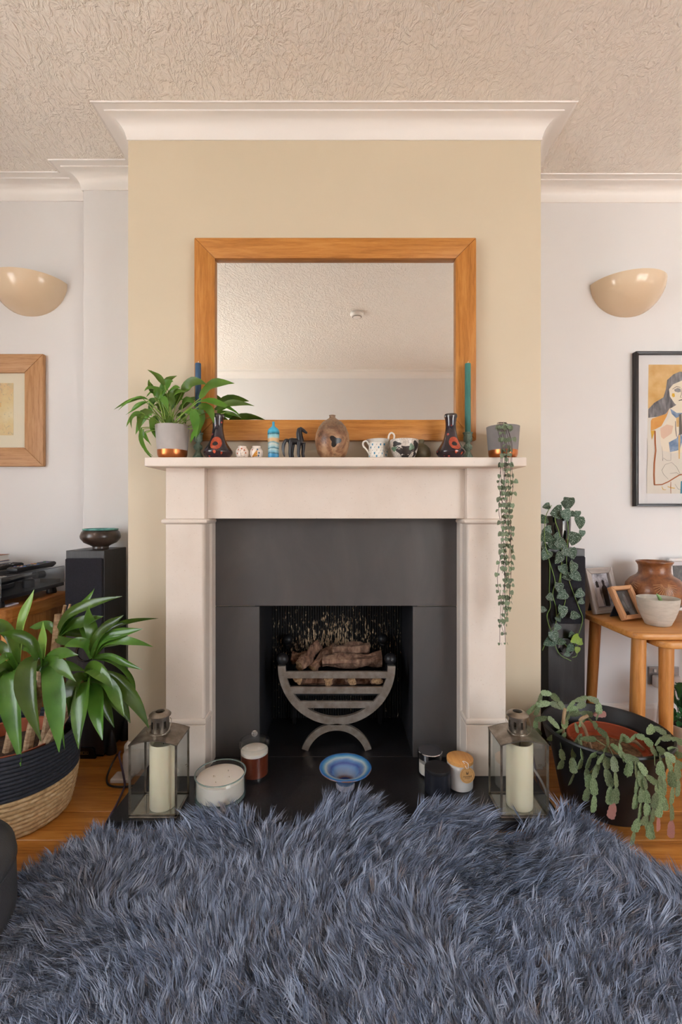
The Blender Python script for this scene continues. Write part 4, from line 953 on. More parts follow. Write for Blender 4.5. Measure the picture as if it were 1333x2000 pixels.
def bowl_glaze():
    N = Nodes('blue_bowl_glaze'); v = N.coord(); sx = N.new('ShaderNodeSeparateXYZ'); N.link(v, sx.inputs[0])
    cx = N.new('ShaderNodeCombineXYZ'); N.link(sx.outputs[0], cx.inputs[0]); N.link(sx.outputs[1], cx.inputs[1])
    ln = N.new('ShaderNodeVectorMath', operation='LENGTH'); N.link(cx.outputs[0], ln.inputs[0])
    t = N.math('ADD', N.math('DIVIDE', ln.outputs['Value'], .09), N.math('MULTIPLY', N.math('SUBTRACT', N.noise(v, 22, 4), .5), .14))
    c = N.ramp(t, [(0, '#1d2f66'), (.20, '#24386e'), (.24, '#6b4f4a'), (.34, '#7d8fa8'), (.46, '#5d83b4'), (.56, '#3a4f8c'), (.66, '#5a7fae'), (.75, '#a9b9bd'), (.83, '#5f97b8'), (.90, '#2f72b0'), (.965, '#2a68aa'), (1.0, '#7a5a48')])
    N.color(c); N.p.inputs['Roughness'].default_value = .15; N.p.inputs['Coat Weight'].default_value = .4; return N.m
o = thing('blue_bowl', 'wide-rimmed blue and grey swirled pottery bowl on a small foot', 'bowl', (at(675, 0, 1.55).x, 1.550, HZ))
M_BB = bowl_glaze()
MB().lathe([(.030, .018), (.034, .024), (.048, .046), (.066, .060), (.083, .0668), (.0885, .0675), (.0890, .0690), (.0880, .0702), (.083, .0698), (.064, .0645), (.044, .050), (.032, .030), (.022, .0225), (0, .0215)], 56).build('bowl', M_BB, o, smooth=True, angle=60)
MB().lathe([(0, .002), (.026, .002), (.028, 0), (.031, .001), (.0325, .010), (.0305, .0185), (.02, .0195), (0, .0195)], 40).build('foot', mat('foot_glaze', '#8d8a96', .3, col2='#a8a6b0', nscale=30), o, smooth=True, angle=50)

o = thing('silver_lid_candle', 'small glass jar candle with a mirror-silver lid', 'candle', (at(840.5, 0, 1.63).x, 1.630, HZ)); r = .0425
MB().lathe([(0, 0), (r, 0), (r, .062), (r - .002, .062), (r - .003, .008), (0, .007)], 40).build('glass_jar', M_CG, o, smooth=True, angle=40)
MB().lathe([(0, .008), (r - .0035, .008), (r - .0035, .046), (0, .045)], 36).build('wax', M_WWAX, o, smooth=True, angle=50)
CH = mat('chrome_lid', '#b9b9bf', .12, 1.0)
MB().lathe([(0, .062), (r + .001, .062), (r + .001, .083), (r - .001, .085), (0, .085)], 40).build('lid', CH, o, smooth=True, angle=40)
o = thing('black_candle', 'small matt black lidded jar candle on the hearth', 'candle', (at(855, 0, 1.53).x, 1.530, HZ)); r = .0425; BK = mat('matt_black_jar', '#1c1d24', .38, col2='#24262f', nscale=16)
MB().lathe([(0, 0), (r - .002, 0), (r, .002), (r, .070), (r - .003, .070), (0, .066)], 40).build('jar', BK, o, smooth=True, angle=40)
MB().lathe([(0, .0705), (r, .0705), (r + .0005, .073), (r, .080), (r - .0015, .0815), (0, .0815)], 40).build('lid', mat('black_lid', '#141316', .5, col2='#1b1a1d', nscale=90), o, smooth=True, angle=40)
o = thing('bamboo_lid_candle', 'white jar candle with a bamboo lid and a round kraft tag', 'candle', (at(899, 0, 1.56).x, 1.560, HZ)); r = .0435
MB().lathe([(0, 0), (r - .004, 0), (r - .001, .002), (r, .006), (r, .084), (r - .003, .085), (0, .080)], 40).build('jar', mat('white_jar', '#c9c6c4', .4, col2='#cfccca', nscale=5), o, smooth=True, angle=40)
MB().lathe([(0, .0855), (r + .001, .0855), (r + .001, .0955), (r - .0005, .0965), (0, .0965)], 40).build('lid', wood('bamboo', '#c08344', '#d69c5a', '#dca868', .5, 1, 2.5), o, smooth=True, angle=40)
tg = MB(); tilt = Matrix.Translation((.012, -r - .004, .062)) @ Matrix.Rotation(-.10, 4, 'X') @ Matrix.Rotation(.12, 4, 'Z')
n = 32; tg.prism([(.0255 * math.cos(2 * PI * i / n), .0255 * math.sin(2 * PI * i / n)) for i in range(n)], -.0006, .0006, 'y'); T = tg.build('tag', mat('kraft_card', '#b98a52', .8, col2='#c39660', nscale=80), o); T.matrix_local = tilt
M_PR = mat('tag_print', '#3a2a1c', .8)
rg = MB(); ring(rg, 0, 0, .0212, .0217, 0, 2 * PI, -.0009, -.0006, 40); rg.build('tag_ring', M_PR, T)
text_mesh('rooted', .0105, M_PR, T, (0, -.0008, -.0035), name='tag_lettering')
sm = MB()
for k in range(9): sm.box(-.0092 + k * .0021, -.0078 + k * .0021, -.0008, -.0006, -.0102, -.0088)
sm.build('tag_small_print', M_PR, T)['kind'] = 'stuff'
lg = MB(); lg.prism([(-.0045, .0115), (-.0025, .0115), (-.0025, .0065), (.0025, .0065), (.0025, .0115), (.0045, .0115), (.0035, .003), (-.0035, .003)], -.0009, -.0006, 'y'); lg.prism([(-.0007, .0105), (.0007, .0105), (.0007, .0075), (-.0007, .0075)], -.0009, -.0006, 'y'); lg.build('tag_emblem', M_PR, T)['kind'] = 'stuff'
MB().tube(poly_path([Vector((.010, -r - .004, .083)), Vector((.004, -r + .004, .0975)), Vector((.001, -r + .014, .099)), Vector((.010, -r + .010, .099)), Vector((.016, -r - .001, .097)), Vector((.014, -r - .004, .083))], 5), .0010, 6).build('string_loop', mat('white_string', '#e9e6e2', .8), o)
# ------------------------------------------------------------------ loudspeakers
M_ASH = wood('black_ash', '#131214', '#1d1b1d', '#2c292a', .38, 2, 2.0); M_GRILLE = mat('grille_cloth', '#15151c', .95, col2='#1e1e27', nscale=300, bump=(600, .5, .001)); M_GOLD = mat('gold_badge', '#a98a55', .35, .8); M_GLOSSB = mat('gloss_black', '#0d0d10', .12)
def speaker(x0, yf, label, toes):
    w, d, h = .153, .186, .826; o = thing('loudspeaker', label, 'loudspeaker', (x0 + w / 2, yf + d / 2, 0)); a, e = w / 2, d / 2
    cb = MB().box(-a, a, -e, e, .012, h).build('cabinet', M_ASH, o, bevel=.0015, seg=1)
    g = [(-a + .004, h - .285), (-a + .010, h - .300), (-a + .022, h - .31), (a - .022, h - .31), (a - .010, h - .300), (a - .004, h - .285), (a - .004, h - .034), (a - .008, h - .030), (-a + .008, h - .030), (-a + .004, h - .034)]
    MB().prism(g, -e - .012, -e, 'y').build('grille', M_GRILLE, o, bevel=.002)
    b = MB(); n = 24; ring(b, 0, .42, .030, .038, 0, 2 * PI, -e - .004, -e, 28); b.build('port_ring', M_GLOSSB, o)
    MB().prism([(-.047, 0), (-.039, .038), (-.033, .043), (.033, .043), (.039, .038), (.047, 0)], -e - .010, -e + .002, 'y').build('plinth_badge', M_GLOSSB, o, bevel=.002)
    b = MB(); b.box(-.0185, .0185, -e - .0106, -e - .0100, .0185, .0195); b.box(-.0185, .0185, -e - .0106, -e - .0100, .0285, .0295)
    for k in range(6): b.box(-.0185 + k * .0072, -.0175 + k * .0072, -e - .0106, -e - .0100, .0185, .0295)
    b.box(-.013, -.006, -e - .0106, -e - .0100, .0232, .0248); b.box(.006, .013, -e - .0106, -e - .0100, .0232, .0248)
    b.build('gold_emblem', M_GOLD, o)
    for sx in toes:
        for sy in (-1, 1):
            MB().lathe([(0, 0), (.020, 0), (.021, .004), (.018, .03), (.010, .07), (.003, .092), (0, .094)], 20, (sx * (a + .012), sy * (e - .035), 0)).build('outrigger_foot', M_GRILLE if False else mat('foot_rubber', '#29282d', .35), o, smooth=True)
    b = MB().box(-a + .01, a - .01, -e + .01, e - .01, 0, .012).build('base', M_GLOSSB, o)
    return o
speaker(-1.098, 1.815, 'tall black ash floor speaker with a pottery bowl on top', (1,))
speaker(.865, 1.898, 'tall black ash floor speaker under the trailing silver-spotted plant', ())
o = thing('pottery_bowl', 'squat bronze-brown pottery bowl with turquoise inside on the speaker', 'bowl', (at(195.5, 0, 1.9).x, 1.905, .8265)); 
PB = [(0, .003), (.026, .003), (.029, 0), (.032, .002), (.031, .010), (.040, .016), (.062, .026), (.0760, .044), (.0775, .054), (.072, .070), (.0665, .077)]
MB().lathe(PB + [(.0665, .077), (.066, .0785)], 48).build('outside', mat('bronze_glaze', '#2f2622', .3, col2='#5a4a40', nscale=26, coat=.3, lo=.4, hi=.75), o, smooth=True, angle=60)
MB().lathe([(.0655, .0775), (.0680, .0790), (.0690, .0815), (.0665, .0850), (.0630, .0840), (.0620, .0780), (.068, .060), (.06, .035), (.03, .02), (0, .018)], 48).build('turquoise_inside', mat('turquoise_glaze', '#3a7f7c', .2, col2='#5fa39a', nscale=40, coat=.4), o, smooth=True, angle=60)

# ------------------------------------------------------------------ oak cabinet, turntable, remotes, books
M_COAK = wood('cabinet_oak', '#8f5420', '#b0712f', '#c48a48', .45, 1, 1.3, coat=.1); M_COAKZ = wood('cabinet_oak_side', '#97602c', '#b87c3e', '#c99355', .45, 2, 1.6)
cx0, cx1, cy0, cy1, ch_ = -2.30, -1.225, 1.655, 2.06, .623
cab = thing('oak_cabinet', 'oak media cabinet with thick top under the record player', 'cabinet', ((cx0 + cx1) / 2, (cy0 + cy1) / 2, 0)); a, e = (cx1 - cx0) / 2, (cy1 - cy0) / 2
MB().prism([(-a, -e), (a - .03, -e), (a - .008, -e + .018), (a, -e + .04), (a, e), (-a, e)], ch_ - .055, ch_, 'z').build('top', M_COAK, cab, bevel=.004)
MB().box(a - .035, a - .012, -e + .03, e - .005, .05, ch_ - .055).build('side_panel', M_COAKZ, cab, bevel=.001, seg=1); MB().box(-a + .012, -a + .035, -e + .03, e - .005, .05, ch_ - .055).build('side_panel', M_COAKZ, cab)
MB().box(-a + .035, a - .035, e - .02, e - .008, .05, ch_ - .055).build('back_panel', M_COAKZ, cab); MB().box(-a + .035, a - .035, -e + .05, e - .02, .05, .07).build('bottom_panel', M_COAK, cab)
for k in range(2):
    xa = -a + .037 + k * (2 * a - .074) / 2; xb = xa + (2 * a - .074) / 2 - .003
    dr = MB().box(xa, xb, -e + .03, -e + .05, .055, ch_ - .06).build('door', M_COAKZ, cab, bevel=.002); MB().ball(((xb - .04) if k == 0 else xa + .04, -e + .018, .36), .013, 14).build('knob', M_COAKZ, dr, smooth=True)
for sx in (-1, 1):
    for sy in (-1, 1): MB().box(sx * (a - .05) - .025, sx * (a - .05) + .025, sy * (e - .06) - .025, sy * (e - .06) + .025, 0, .05).build('foot', M_COAKZ, cab)
M_TTB = mat('turntable_black', '#17171a', .3, col2='#1e1e22', nscale=20); M_ACR = thin_glass('acrylic', (.82, .83, .84), ior=1.5); M_ALU = mat('aluminium', '#a7a7aa', .3, .9)
tt = thing('record_player', 'black record player with clear acrylic lid on the oak cabinet', 'turntable', (-1.470, 1.8545, ch_)); a, e = .225, .1905
MB().box(-a, a, -e, e, .028, .043).build('plinth', M_TTB, tt, bevel=.002)
for sx in (-1, 1):
    for sy in (-1, 1): MB().lathe([(0, 0), (.020, 0), (.021, .006), (.016, .028), (0, .028)], 20, (sx * (a - .035), sy * (e - .035), 0)).build('foot', M_TTB, tt, smooth=True, angle=50)
pl = MB().lathe([(0, .044), (.148, .044), (.150, .047), (.150, .060), (.147, .062), (0, .062)], 48, (-.045, 0, 0)).build('platter', M_ALU, tt, smooth=True, angle=40)
rc = MB().lathe([(.004, .0622), (.146, .0622), (.1465, .064), (.146, .0645), (.052, .0645)], 48, (-.045, 0, 0)).build('record', mat('vinyl', '#141416', .25), pl); MB().lathe([(.004, .0646), (.052, .0646), (.052, .0650), (.004, .0650)], 32, (-.045, 0, 0)).build('record_label', mat('record_label_teal', '#5aa596', .6), pl)
MB().lathe([(0, .043), (.022, .043), (.022, .072), (.016, .078), (0, .078)], 20, (.165, .045, 0)).build('arm_pivot', M_TTB, tt, smooth=True, angle=40)
ar = MB().tube(poly_path([Vector((.085, -.13, .068)), Vector((.13, -.06, .074)), Vector((.16, .02, .085)), Vector((.167, .06, .088)), Vector((.172, .10, .088))], 4), .006, 8).build('tonearm', M_TTB, tt, smooth=True)
MB().tube([(.170, .078, .088), (.176, .118, .088)], .017, 18).build('counterweight', M_TTB, ar, smooth=True, angle=50); MB().box(.072, .095, -.155, -.128, .062, .072).build('headshell', M_TTB, ar); MB().tube([(.18, .03, .05), (.186, .075, .075)], .0013, 6).build('lift_lever', M_ALU, tt)
for sx in (.16, -.16): MB().box(sx - .03, sx + .055, e - .020, e - .012, .043, .060).build('hinge', mat('hinge_grey', '#6d6760', .4, .5), tt)
ld = MB(); t = .003; ld.box(-a, a, -e, e, .113, .116); ld.box(-a, a, -e, -e + t, .043, .113); ld.box(-a, a, e - t, e, .043, .113); ld.box(-a, -a + t, -e + t, e - t, .043, .113); ld.box(a - t, a, -e + t, e - t, .043, .113); LD = ld.build('lid', M_ACR, tt)
M_EDGE = mat('acrylic_edge', '#5e6470', .25)
for (p, q) in (((a, -e, .043), (a, -e, .1155)), ((a, e, .043), (a, e, .1155)), ((a, -e, .1155), (a, e, .1155)), ((-a, -e, .1155), (a, -e, .1155))): MB().tube([p, q], .0011, 4).build('lid_edge', M_EDGE, LD)
ZL = ch_ + .1162; M_RUB = mat('remote_black', '#1c1a1b', .45)
def remote(x, y, rz, label, colours, L=.20, w=.05, z=ZL):
    o = thing('remote_control', label, 'remote control', (x, y, z), rz)
    MB().prism([(-L / 2, .004), (-L / 2 + .01, 0), (L * .1, .003), (L / 2 - .02, .002), (L / 2, .012), (L / 2, .022), (L / 2 - .01, .026), (0, .020), (-L / 2 + .01, .019), (-L / 2, .016)], -w / 2, w / 2, 'x').build('case', M_RUB, o, bevel=.003, smooth=True)
    top = lambda t: .0195 + .0062 * max(0, (t - .45)) / .55
    rr = random.Random(9)
    for i in range(11):
        for j in range(3):
            t = (i + .8) / 12; col = colours[(i * 3 + j) % len(colours)] if (i in (1, 2) or i in (5, 6, 9)) else 'remote_key'
            y0 = -L / 2 + t * L; x0 = (j - 1) * .0145; z0 = top(t) - .001
            MB().box(x0 - .005, x0 + .005, y0 - .004, y0 + .004, z0, z0 + .003).build('key', MATS[col], o, bevel=.001, seg=1)
for n_, c_ in (('key_red', '#b8332a'), ('key_yellow', '#c99a2a'), ('key_blue', '#3a6fb0'), ('key_green', '#3f8a78'), ('remote_key', '#3a3739'), ('key_violet', '#5a5f9c')): mat(n_, c_, .5)
remote(-1.292, 1.905, .16 * -1, 'black remote control with coloured keys lying on the record player lid', ['key_red', 'key_yellow', 'key_blue', 'key_violet', 'key_green', 'key_violet'])
remote(-1.405, 1.875, -.30, 'plain black remote control beside the stacked books on the record player lid', ['remote_key'], .17, .045)
for k, (lab, col, w_, t_) in enumerate((('maroon-covered book at the bottom of the stack on the record player', '#5a2b2c', .17, .016), ('blue-covered book in the middle of the stack on the record player', '#48668c', .16, .012), ('thick white-paged book on top of the stack on the record player', '#a06a4a', .155, .026))):
    z0 = ZL + sum((.016, .012, .026)[:k]) + .0003 * k; o = thing('book', lab, 'book', (-1.545, 1.93, z0), .05 * k, group='books on the record player')
    MB().box(-w_ / 2, w_ / 2, -.08, .08, .0015, t_ - .0015).build('pages', mat('pages', '#dcd9d2', .8), o)
    c = MB(); c.box(-w_ / 2 - .003, w_ / 2 + .003, -.083, .083, 0, .0015); c.box(-w_ / 2 - .003, w_ / 2 + .003, -.083, .083, t_ - .0015, t_); c.box(-w_ / 2 - .003, -w_ / 2 - .001, -.083, .083, .0015, t_ - .0015); c.build('cover', mat('cover%d' % k, col, .5), o)
tag(MB().box(-.012, .012, -.03, .03, 0, .006).build('white_tag', mat('white_plastic', '#c9cbe0', .4), loc=(-1.262, 1.735, ch_ + .0005), bevel=.002), 'small white plastic strip under the record player edge', 'plastic strip')

# ------------------------------------------------------------------ basket planter and dracaena
M_NAVY = mat('navy_cotton', '#23262f', .9, col2='#2e313c', nscale=90, bump=(260, .6, .002)); 
def straw():
    N = Nodes('seagrass'); v = N.coord((1, 1, 1)); n = N.noise(N.coord((40, 40, 130)), 1.0, 4, .6, .5); n2 = N.noise(v, 60, 3)
    N.color(N.ramp(N.math('ADD', N.math('MULTIPLY', n, .6), N.math('MULTIPLY', n2, .4)), [(.3, '#8a6a42'), (.5, '#c0a074'), (.66, '#d8bf98'), (.8, '#e3cfae')])); N.p.inputs['Roughness'].default_value = .8; N.bump(n2, .5, .003); return N.m
M_STRAW = straw(); BC = (-1.075, 1.490); rT, rB, hB = .186, .158, .262
bp = thing('basket_planter', 'woven basket planter, navy upper half and straw lower half, holding a dracaena', 'basket', (*BC, 0))
rad = lambda z: rB + (rT - rB) * min(1, (z / hB)) ** .8 + .010 * math.sin(PI * z / hB)
def coil(z0, z1, n, name, m, rows_r, tw=0):
    for k in range(n):
        za = z0 + (z1 - z0) * (k + .5) / n; rr_ = (z1 - z0) / n / 2 * 1.08; b = MB(); N_ = 72; q = 8; vs = []; fs = []
        for i in range(N_):
            al = 2 * PI * i / N_; 
            for j in range(q):
                be = 2 * PI * j / q; rp = rr_ * (1 + (.16 * math.sin(i * 2 * PI / 3 + be) if tw else 0)); R_ = rad(za) + rp * math.cos(be)
                vs.append((R_ * math.cos(al), R_ * math.sin(al), max(.0005, za + rp * math.sin(be))))
        for i in range(N_):
            for j in range(q): fs.append((i * q + j, ((i + 1) % N_) * q + j, ((i + 1) % N_) * q + (j + 1) % q, i * q + (j + 1) % q))
        b.add(vs, fs).build(name, m, bp, smooth=True, angle=80)
coil(0, .128, 9, 'straw_coil', M_STRAW, 0, 1); coil(.128, hB, 11, 'navy_coil', M_NAVY, 0)
MB().lathe([(0, .003), (rB - .004, .003), (rB - .004, .006)] + [(rad(z) - .001, z) for z in (.03, .08, .13, .18, .22, .255)], 48).build('basket_wall', M_NAVY, bp, smooth=True)
ip = MB().lathe([(0, .008), (.11, .008), (.135, .245), (.145, .247), (.145, .238), (.139, .232), (.132, .20), (0, .19)], 40).build('inner_pot', mat('terracotta', '#9a4f33', .7, col2='#a85a3c', nscale=20), bp, smooth=True, angle=40)
dr = thing('dracaena', 'large dracaena with long glossy strap leaves growing from the woven basket', 'houseplant', (*BC, .2)); DL = Vector(dr.location)
MB().lathe([(.131, .004), (.07, .012), (0, .010)], 30).build('soil', M_SOIL, dr, smooth=True)
M_CANE = mat('cane_bark', '#8a6a4c', .8, col2='#b39878', nscale=40, stretch=(1, 1, 3), bump=(60, .6, .004)); M_DRAC = leafmat('dracaena_leaf', '#37591b', '#587e2f', .22); M_GST = leafmat('dracaena_stalk', '#7fae4a', '#9cc468', .35)
for pts, r in (([(62, 1497, 1.50), (84, 1462, 1.50), (97, 1400, 1.52), (106, 1300, 1.54), (116, 1200, 1.55)], .017), ([(8, 1500, 1.46), (22, 1440, 1.47), (32, 1360, 1.48), (36, 1310, 1.49)], .016), ([(75, 1492, 1.47), (100, 1440, 1.46), (135, 1380, 1.46), (170, 1330, 1.46)], .017), ([(50, 1490, 1.44), (60, 1430, 1.44), (76, 1360, 1.44), (80, 1308, 1.44)], .013)):
    P = [at(*p) - DL for p in pts]; P[0].z = min(P[0].z, .0); MB().tube(poly_path(P, 4), [r * (1.1 - .015 * i) for i in range(len(poly_path(P, 4)))], 10).build('cane', M_CANE, dr, smooth=True)
MB().tube([at(120, 1215, 1.55) - DL, at(127, 1182, 1.55) - DL], .005, 8).build('cut_twig', M_CANE, dr, smooth=True); MB().tube([at(128, 1215, 1.55) - DL, at(137, 1180, 1.555) - DL], .004, 8).build('cut_twig', M_CANE, dr, smooth=True)
STRAP = lambda t: (.30 + .70 * math.sin(PI * min(1, .08 + t * .60))) * (1 - (max(0, t - .62) / .38) ** 1.7) if t < .999 else .03
A_, B_2, C_, D_, E_ = (181, 1285, 1.50), (81, 1302, 1.44), (112, 1245, 1.54), (172, 1328, 1.46), (35, 1310, 1.48)
dl = [(A_, (176, 1235), (178, 1182), 26, 1.50), (C_, (125, 1180), (240, 1164), 24, 1.50), (A_, (196, 1205), (312, 1207), 13, 1.52), (A_, (192, 1230), (238, 1201), 26, 1.47), (A_, (200, 1235), (276, 1228), 24, 1.45), (A_, (216, 1228), (298, 1263), 19, 1.42), (C_, (150, 1212), (205, 1203), 28, 1.50), (C_, (135, 1205), (168, 1182), 28, 1.54), (C_, (152, 1195), (181, 1149), 16, 1.53),
      (C_, (110, 1256), (163, 1248), 18, 1.46), (A_, (215, 1232), (247, 1224), 22, 1.53), (D_, (182, 1278), (217, 1346), 30, 1.38), (A_, (220, 1276), (281, 1307), 15, 1.44), (D_, (245, 1300), (290, 1422), 32, 1.38), (D_, (222, 1320), (246, 1398), 26, 1.36), (A_, (260, 1290), (263, 1352), 13, 1.48), (D_, (166, 1320), (157, 1462), 44, 1.33), (D_, (192, 1350), (204, 1444), 34, 1.34), (D_, (225, 1330), (252, 1412), 32, 1.43),
      (B_2, (90, 1262), (86, 1213), 18, 1.43), (B_2, (62, 1232), (1, 1236), 24, 1.38), (B_2, (30, 1262), (82, 1447), 42, 1.33), (B_2, (110, 1296), (118, 1468), 42, 1.33), (B_2, (118, 1305), (131, 1462), 20, 1.40), (E_, (18, 1296), (36, 1497), 44, 1.34), (E_, (44, 1210), (64, 1151), 25, 1.50), (E_, (20, 1262), (-12, 1302), 18, 1.42), (E_, (22, 1205), (-20, 1214), 28, 1.46), (E_, (2, 1312), (-28, 1372), 32, 1.42), (B_2, (110, 1262), (158, 1278), 24, 1.40),
      (B_2, (108, 1275), (150, 1330), 26, 1.38), (E_, (-6, 1290), (-40, 1345), 30, 1.40), (E_, (50, 1290), (62, 1380), 28, 1.40), (D_, (150, 1312), (130, 1400), 30, 1.38), (C_, (95, 1210), (60, 1225), 22, 1.58), (E_, (10, 1250), (-30, 1255), 24, 1.54), (D_, (215, 1312), (262, 1338), 24, 1.52), (A_, (160, 1240), (130, 1262), 24, 1.44), (D_, (140, 1330), (108, 1372), 26, 1.50), (B_2, (70, 1250), (30, 1262), 22, 1.50),
      (A_, (205, 1250), (262, 1250), 18, 1.55), (A_, (170, 1225), (150, 1205), 18, 1.55), (D_, (205, 1300), (236, 1372), 22, 1.50), (C_, (140, 1230), (190, 1240), 18, 1.58), (B_2, (60, 1330), (20, 1400), 26, 1.42), (D_, (195, 1340), (225, 1420), 24, 1.46), (C_, (110, 1195), (130, 1210), 16, 1.60), (B_2, (120, 1290), (170, 1310), 18, 1.48), (D_, (150, 1345), (142, 1420), 24, 1.44)]
for k, (bs, c_, t_, w_, dt) in enumerate(dl):
    p0 = at(*bs) - DL; dm = (bs[2] * .55 + dt * .45); p1 = at(*c_, dm) - DL; p2 = at(*t_, dt) - DL
    sp = bez(p0, p1, p2, 16); tw_ = R.uniform(-.006, .006); sp = [q + Vector((tw_ * math.sin(5 * i / 16), tw_ * .6 * math.sin(4 * i / 16 + 1), .004 * math.sin(6 * i / 16))) * min(1, i / 6) for i, q in enumerate(sp)]; b = MB(); sd = Vector((R.uniform(-.35, .35), -1.0, R.uniform(.25, .9))).normalized()
    # spine turns slightly and the blade is channelled
    b.leaf(sp, w_ / F * 1.30, STRAP, R.uniform(.3, .75), side=sd, curl=R.uniform(-.2, .2), wav=R.uniform(.1, .3), ph=R.uniform(0, 6)); b.build('leaf', M_DRAC if k not in (19, 25) else M_GST, dr, smooth=True, angle=80)
# ------------------------------------------------------------------ round grey pouffe at the edge of the rug
M_POUF = mat('grey_leather', '#3b3c40', .55, col2='#434448', nscale=10, bump=(220, .35, .002))
o = thing('pouffe', 'low round dark grey pouffe with a seamed lid at the rug edge', 'pouffe', (-.985, .985, 0)); r = .232
MB().lathe([(0, 0), (r - .02, 0), (r - .004, .012), (r, .05), (r - .002, .13), (r - .008, .150)], 56).build('body', M_POUF, o, smooth=True, angle=60)
MB().lathe([(r - .008, .150), (r - .001, .156), (r - .004, .174), (r - .022, .190), (r - .06, .198), (0, .202)], 56).build('lid', M_POUF, o, smooth=True, angle=60)
b = MB(); b.tube([((r - .004) * math.cos(2 * PI * i / 56), (r - .004) * math.sin(2 * PI * i / 56), .152) for i in range(57)], .004, 7, cap=False); b.build('seam_piping', M_POUF, o, smooth=True)
# ------------------------------------------------------------------ cables
M_CAB = mat('purple_cable', '#3d3044', .45, col2='#544768', nscale=12); M_BCAB = mat('black_cable', '#161416', .5); M_WPL = mat('white_plug', '#cfc9c6', .45)
fl_ = lambda px, py: Vector(((px - 666.5) / F * (CZ - .006) * F / (py - 1000), (CZ - .006) * F / (py - 1000), .0055))
tag(MB().tube(poly_path([Vector((-.835, 1.72, .075)), Vector((-.83, 1.70, .07)), Vector((-.80, 1.665, .035)), Vector((-.775, 1.63, .008)), fl_(240, 1545), fl_(226, 1575), fl_(210, 1603), fl_(204, 1622)], 5), .0038, 8).build('power_cable', M_CAB, smooth=True), 'purple cable running over the boards beside the lantern and basket', 'cable')
tag(MB().tube(poly_path([Vector((-.85, 1.73, .06)), Vector((-.86, 1.70, .03)), Vector((-.855, 1.66, .007)), Vector((-.82, 1.62, .0055)), Vector((-.76, 1.615, .0055)), Vector((-.70, 1.64, .0055))], 5), .0036, 8).build('power_cable', M_BCAB, smooth=True), 'short black cable looping round the white plug adapter on the floor', 'cable')
o = thing('plug_adapter', 'white plug adapter low on the chimney breast behind the lantern', 'plug', (-.785, 1.70, 0))
MB().box(-.03, .03, -.012, .03, 0, .085).build('body', M_WPL, o, bevel=.012, seg=3, smooth=True); MB().box(-.05, .02, -.06, -.005, 0, .016).build('lower_plug', M_WPL, o, bevel=.005)
# ------------------------------------------------------------------ nest of tables and what stands on it
M_BEECH = wood('warm_oak', '#a3692e', '#c08343', '#cf9a5c', .42, 0, 1.6, coat=.1); M_BEECHZ = wood('warm_oak_leg', '#a3692e', '#be8040', '#cc9656', .42, 2, 1.6, coat=.1)
def round_rect(x0, x1, y0, y1, r, n=6):
    out = []
    for cx, cy, a0 in ((x1 - r, y0 + r, -PI / 2), (x1 - r, y1 - r, 0), (x0 + r, y1 - r, PI / 2), (x0 + r, y0 + r, PI)):
        out += [(cx + r * math.cos(a0 + PI / 2 * i / n), cy + r * math.sin(a0 + PI / 2 * i / n)) for i in range(n + 1)]
    return out
def table(x0, x1, y0, y1, zt, th, label, cat, inset, splay, rl):
    o = thing('side_table', label, cat, ((x0 + x1) / 2, (y0 + y1) / 2, 0)); a, e = (x1 - x0) / 2, (y1 - y0) / 2
    nb = 3; w = 2 * e / nb
    MB().prism(round_rect(-a, a, -e, e, .045), zt - th, zt, 'z').build('top', M_BEECH, o, bevel=.006, seg=3, smooth=True)
    for sx in (-1, 1):
        for sy in (-1, 1):
            p = Vector((sx * (a - inset), sy * (e - inset), zt - th)); q = Vector((p.x + sx * splay, p.y + sy * splay, 0))
            MB().tube([p, p * .66 + q * .34, p * .33 + q * .67, q], [rl, rl * .97, rl * .9, rl * .78], 18).build('leg', M_BEECHZ, o, smooth=True, angle=50)
    return o
table(1.064, 1.68, 1.650, 2.045, .538, .024, 'larger oak side table holding photo frames and a brown vase', 'side table', .052, .018, .0235)
table(1.152, 1.60, 1.632, 1.90, .5125, .026, 'smaller oak table nested under the larger side table', 'side table', .055, .012, .0245)
TZ = .5382
def photo_mat(name, stops, scale=14, seed=0.0, stretch=(1, 1, 1)):
    N = Nodes(name); v = N.coord(stretch); N.color(N.ramp(N.noise(v, scale, 5, .65, .4), stops)); N.p.inputs['Roughness'].default_value = .5; return N.m
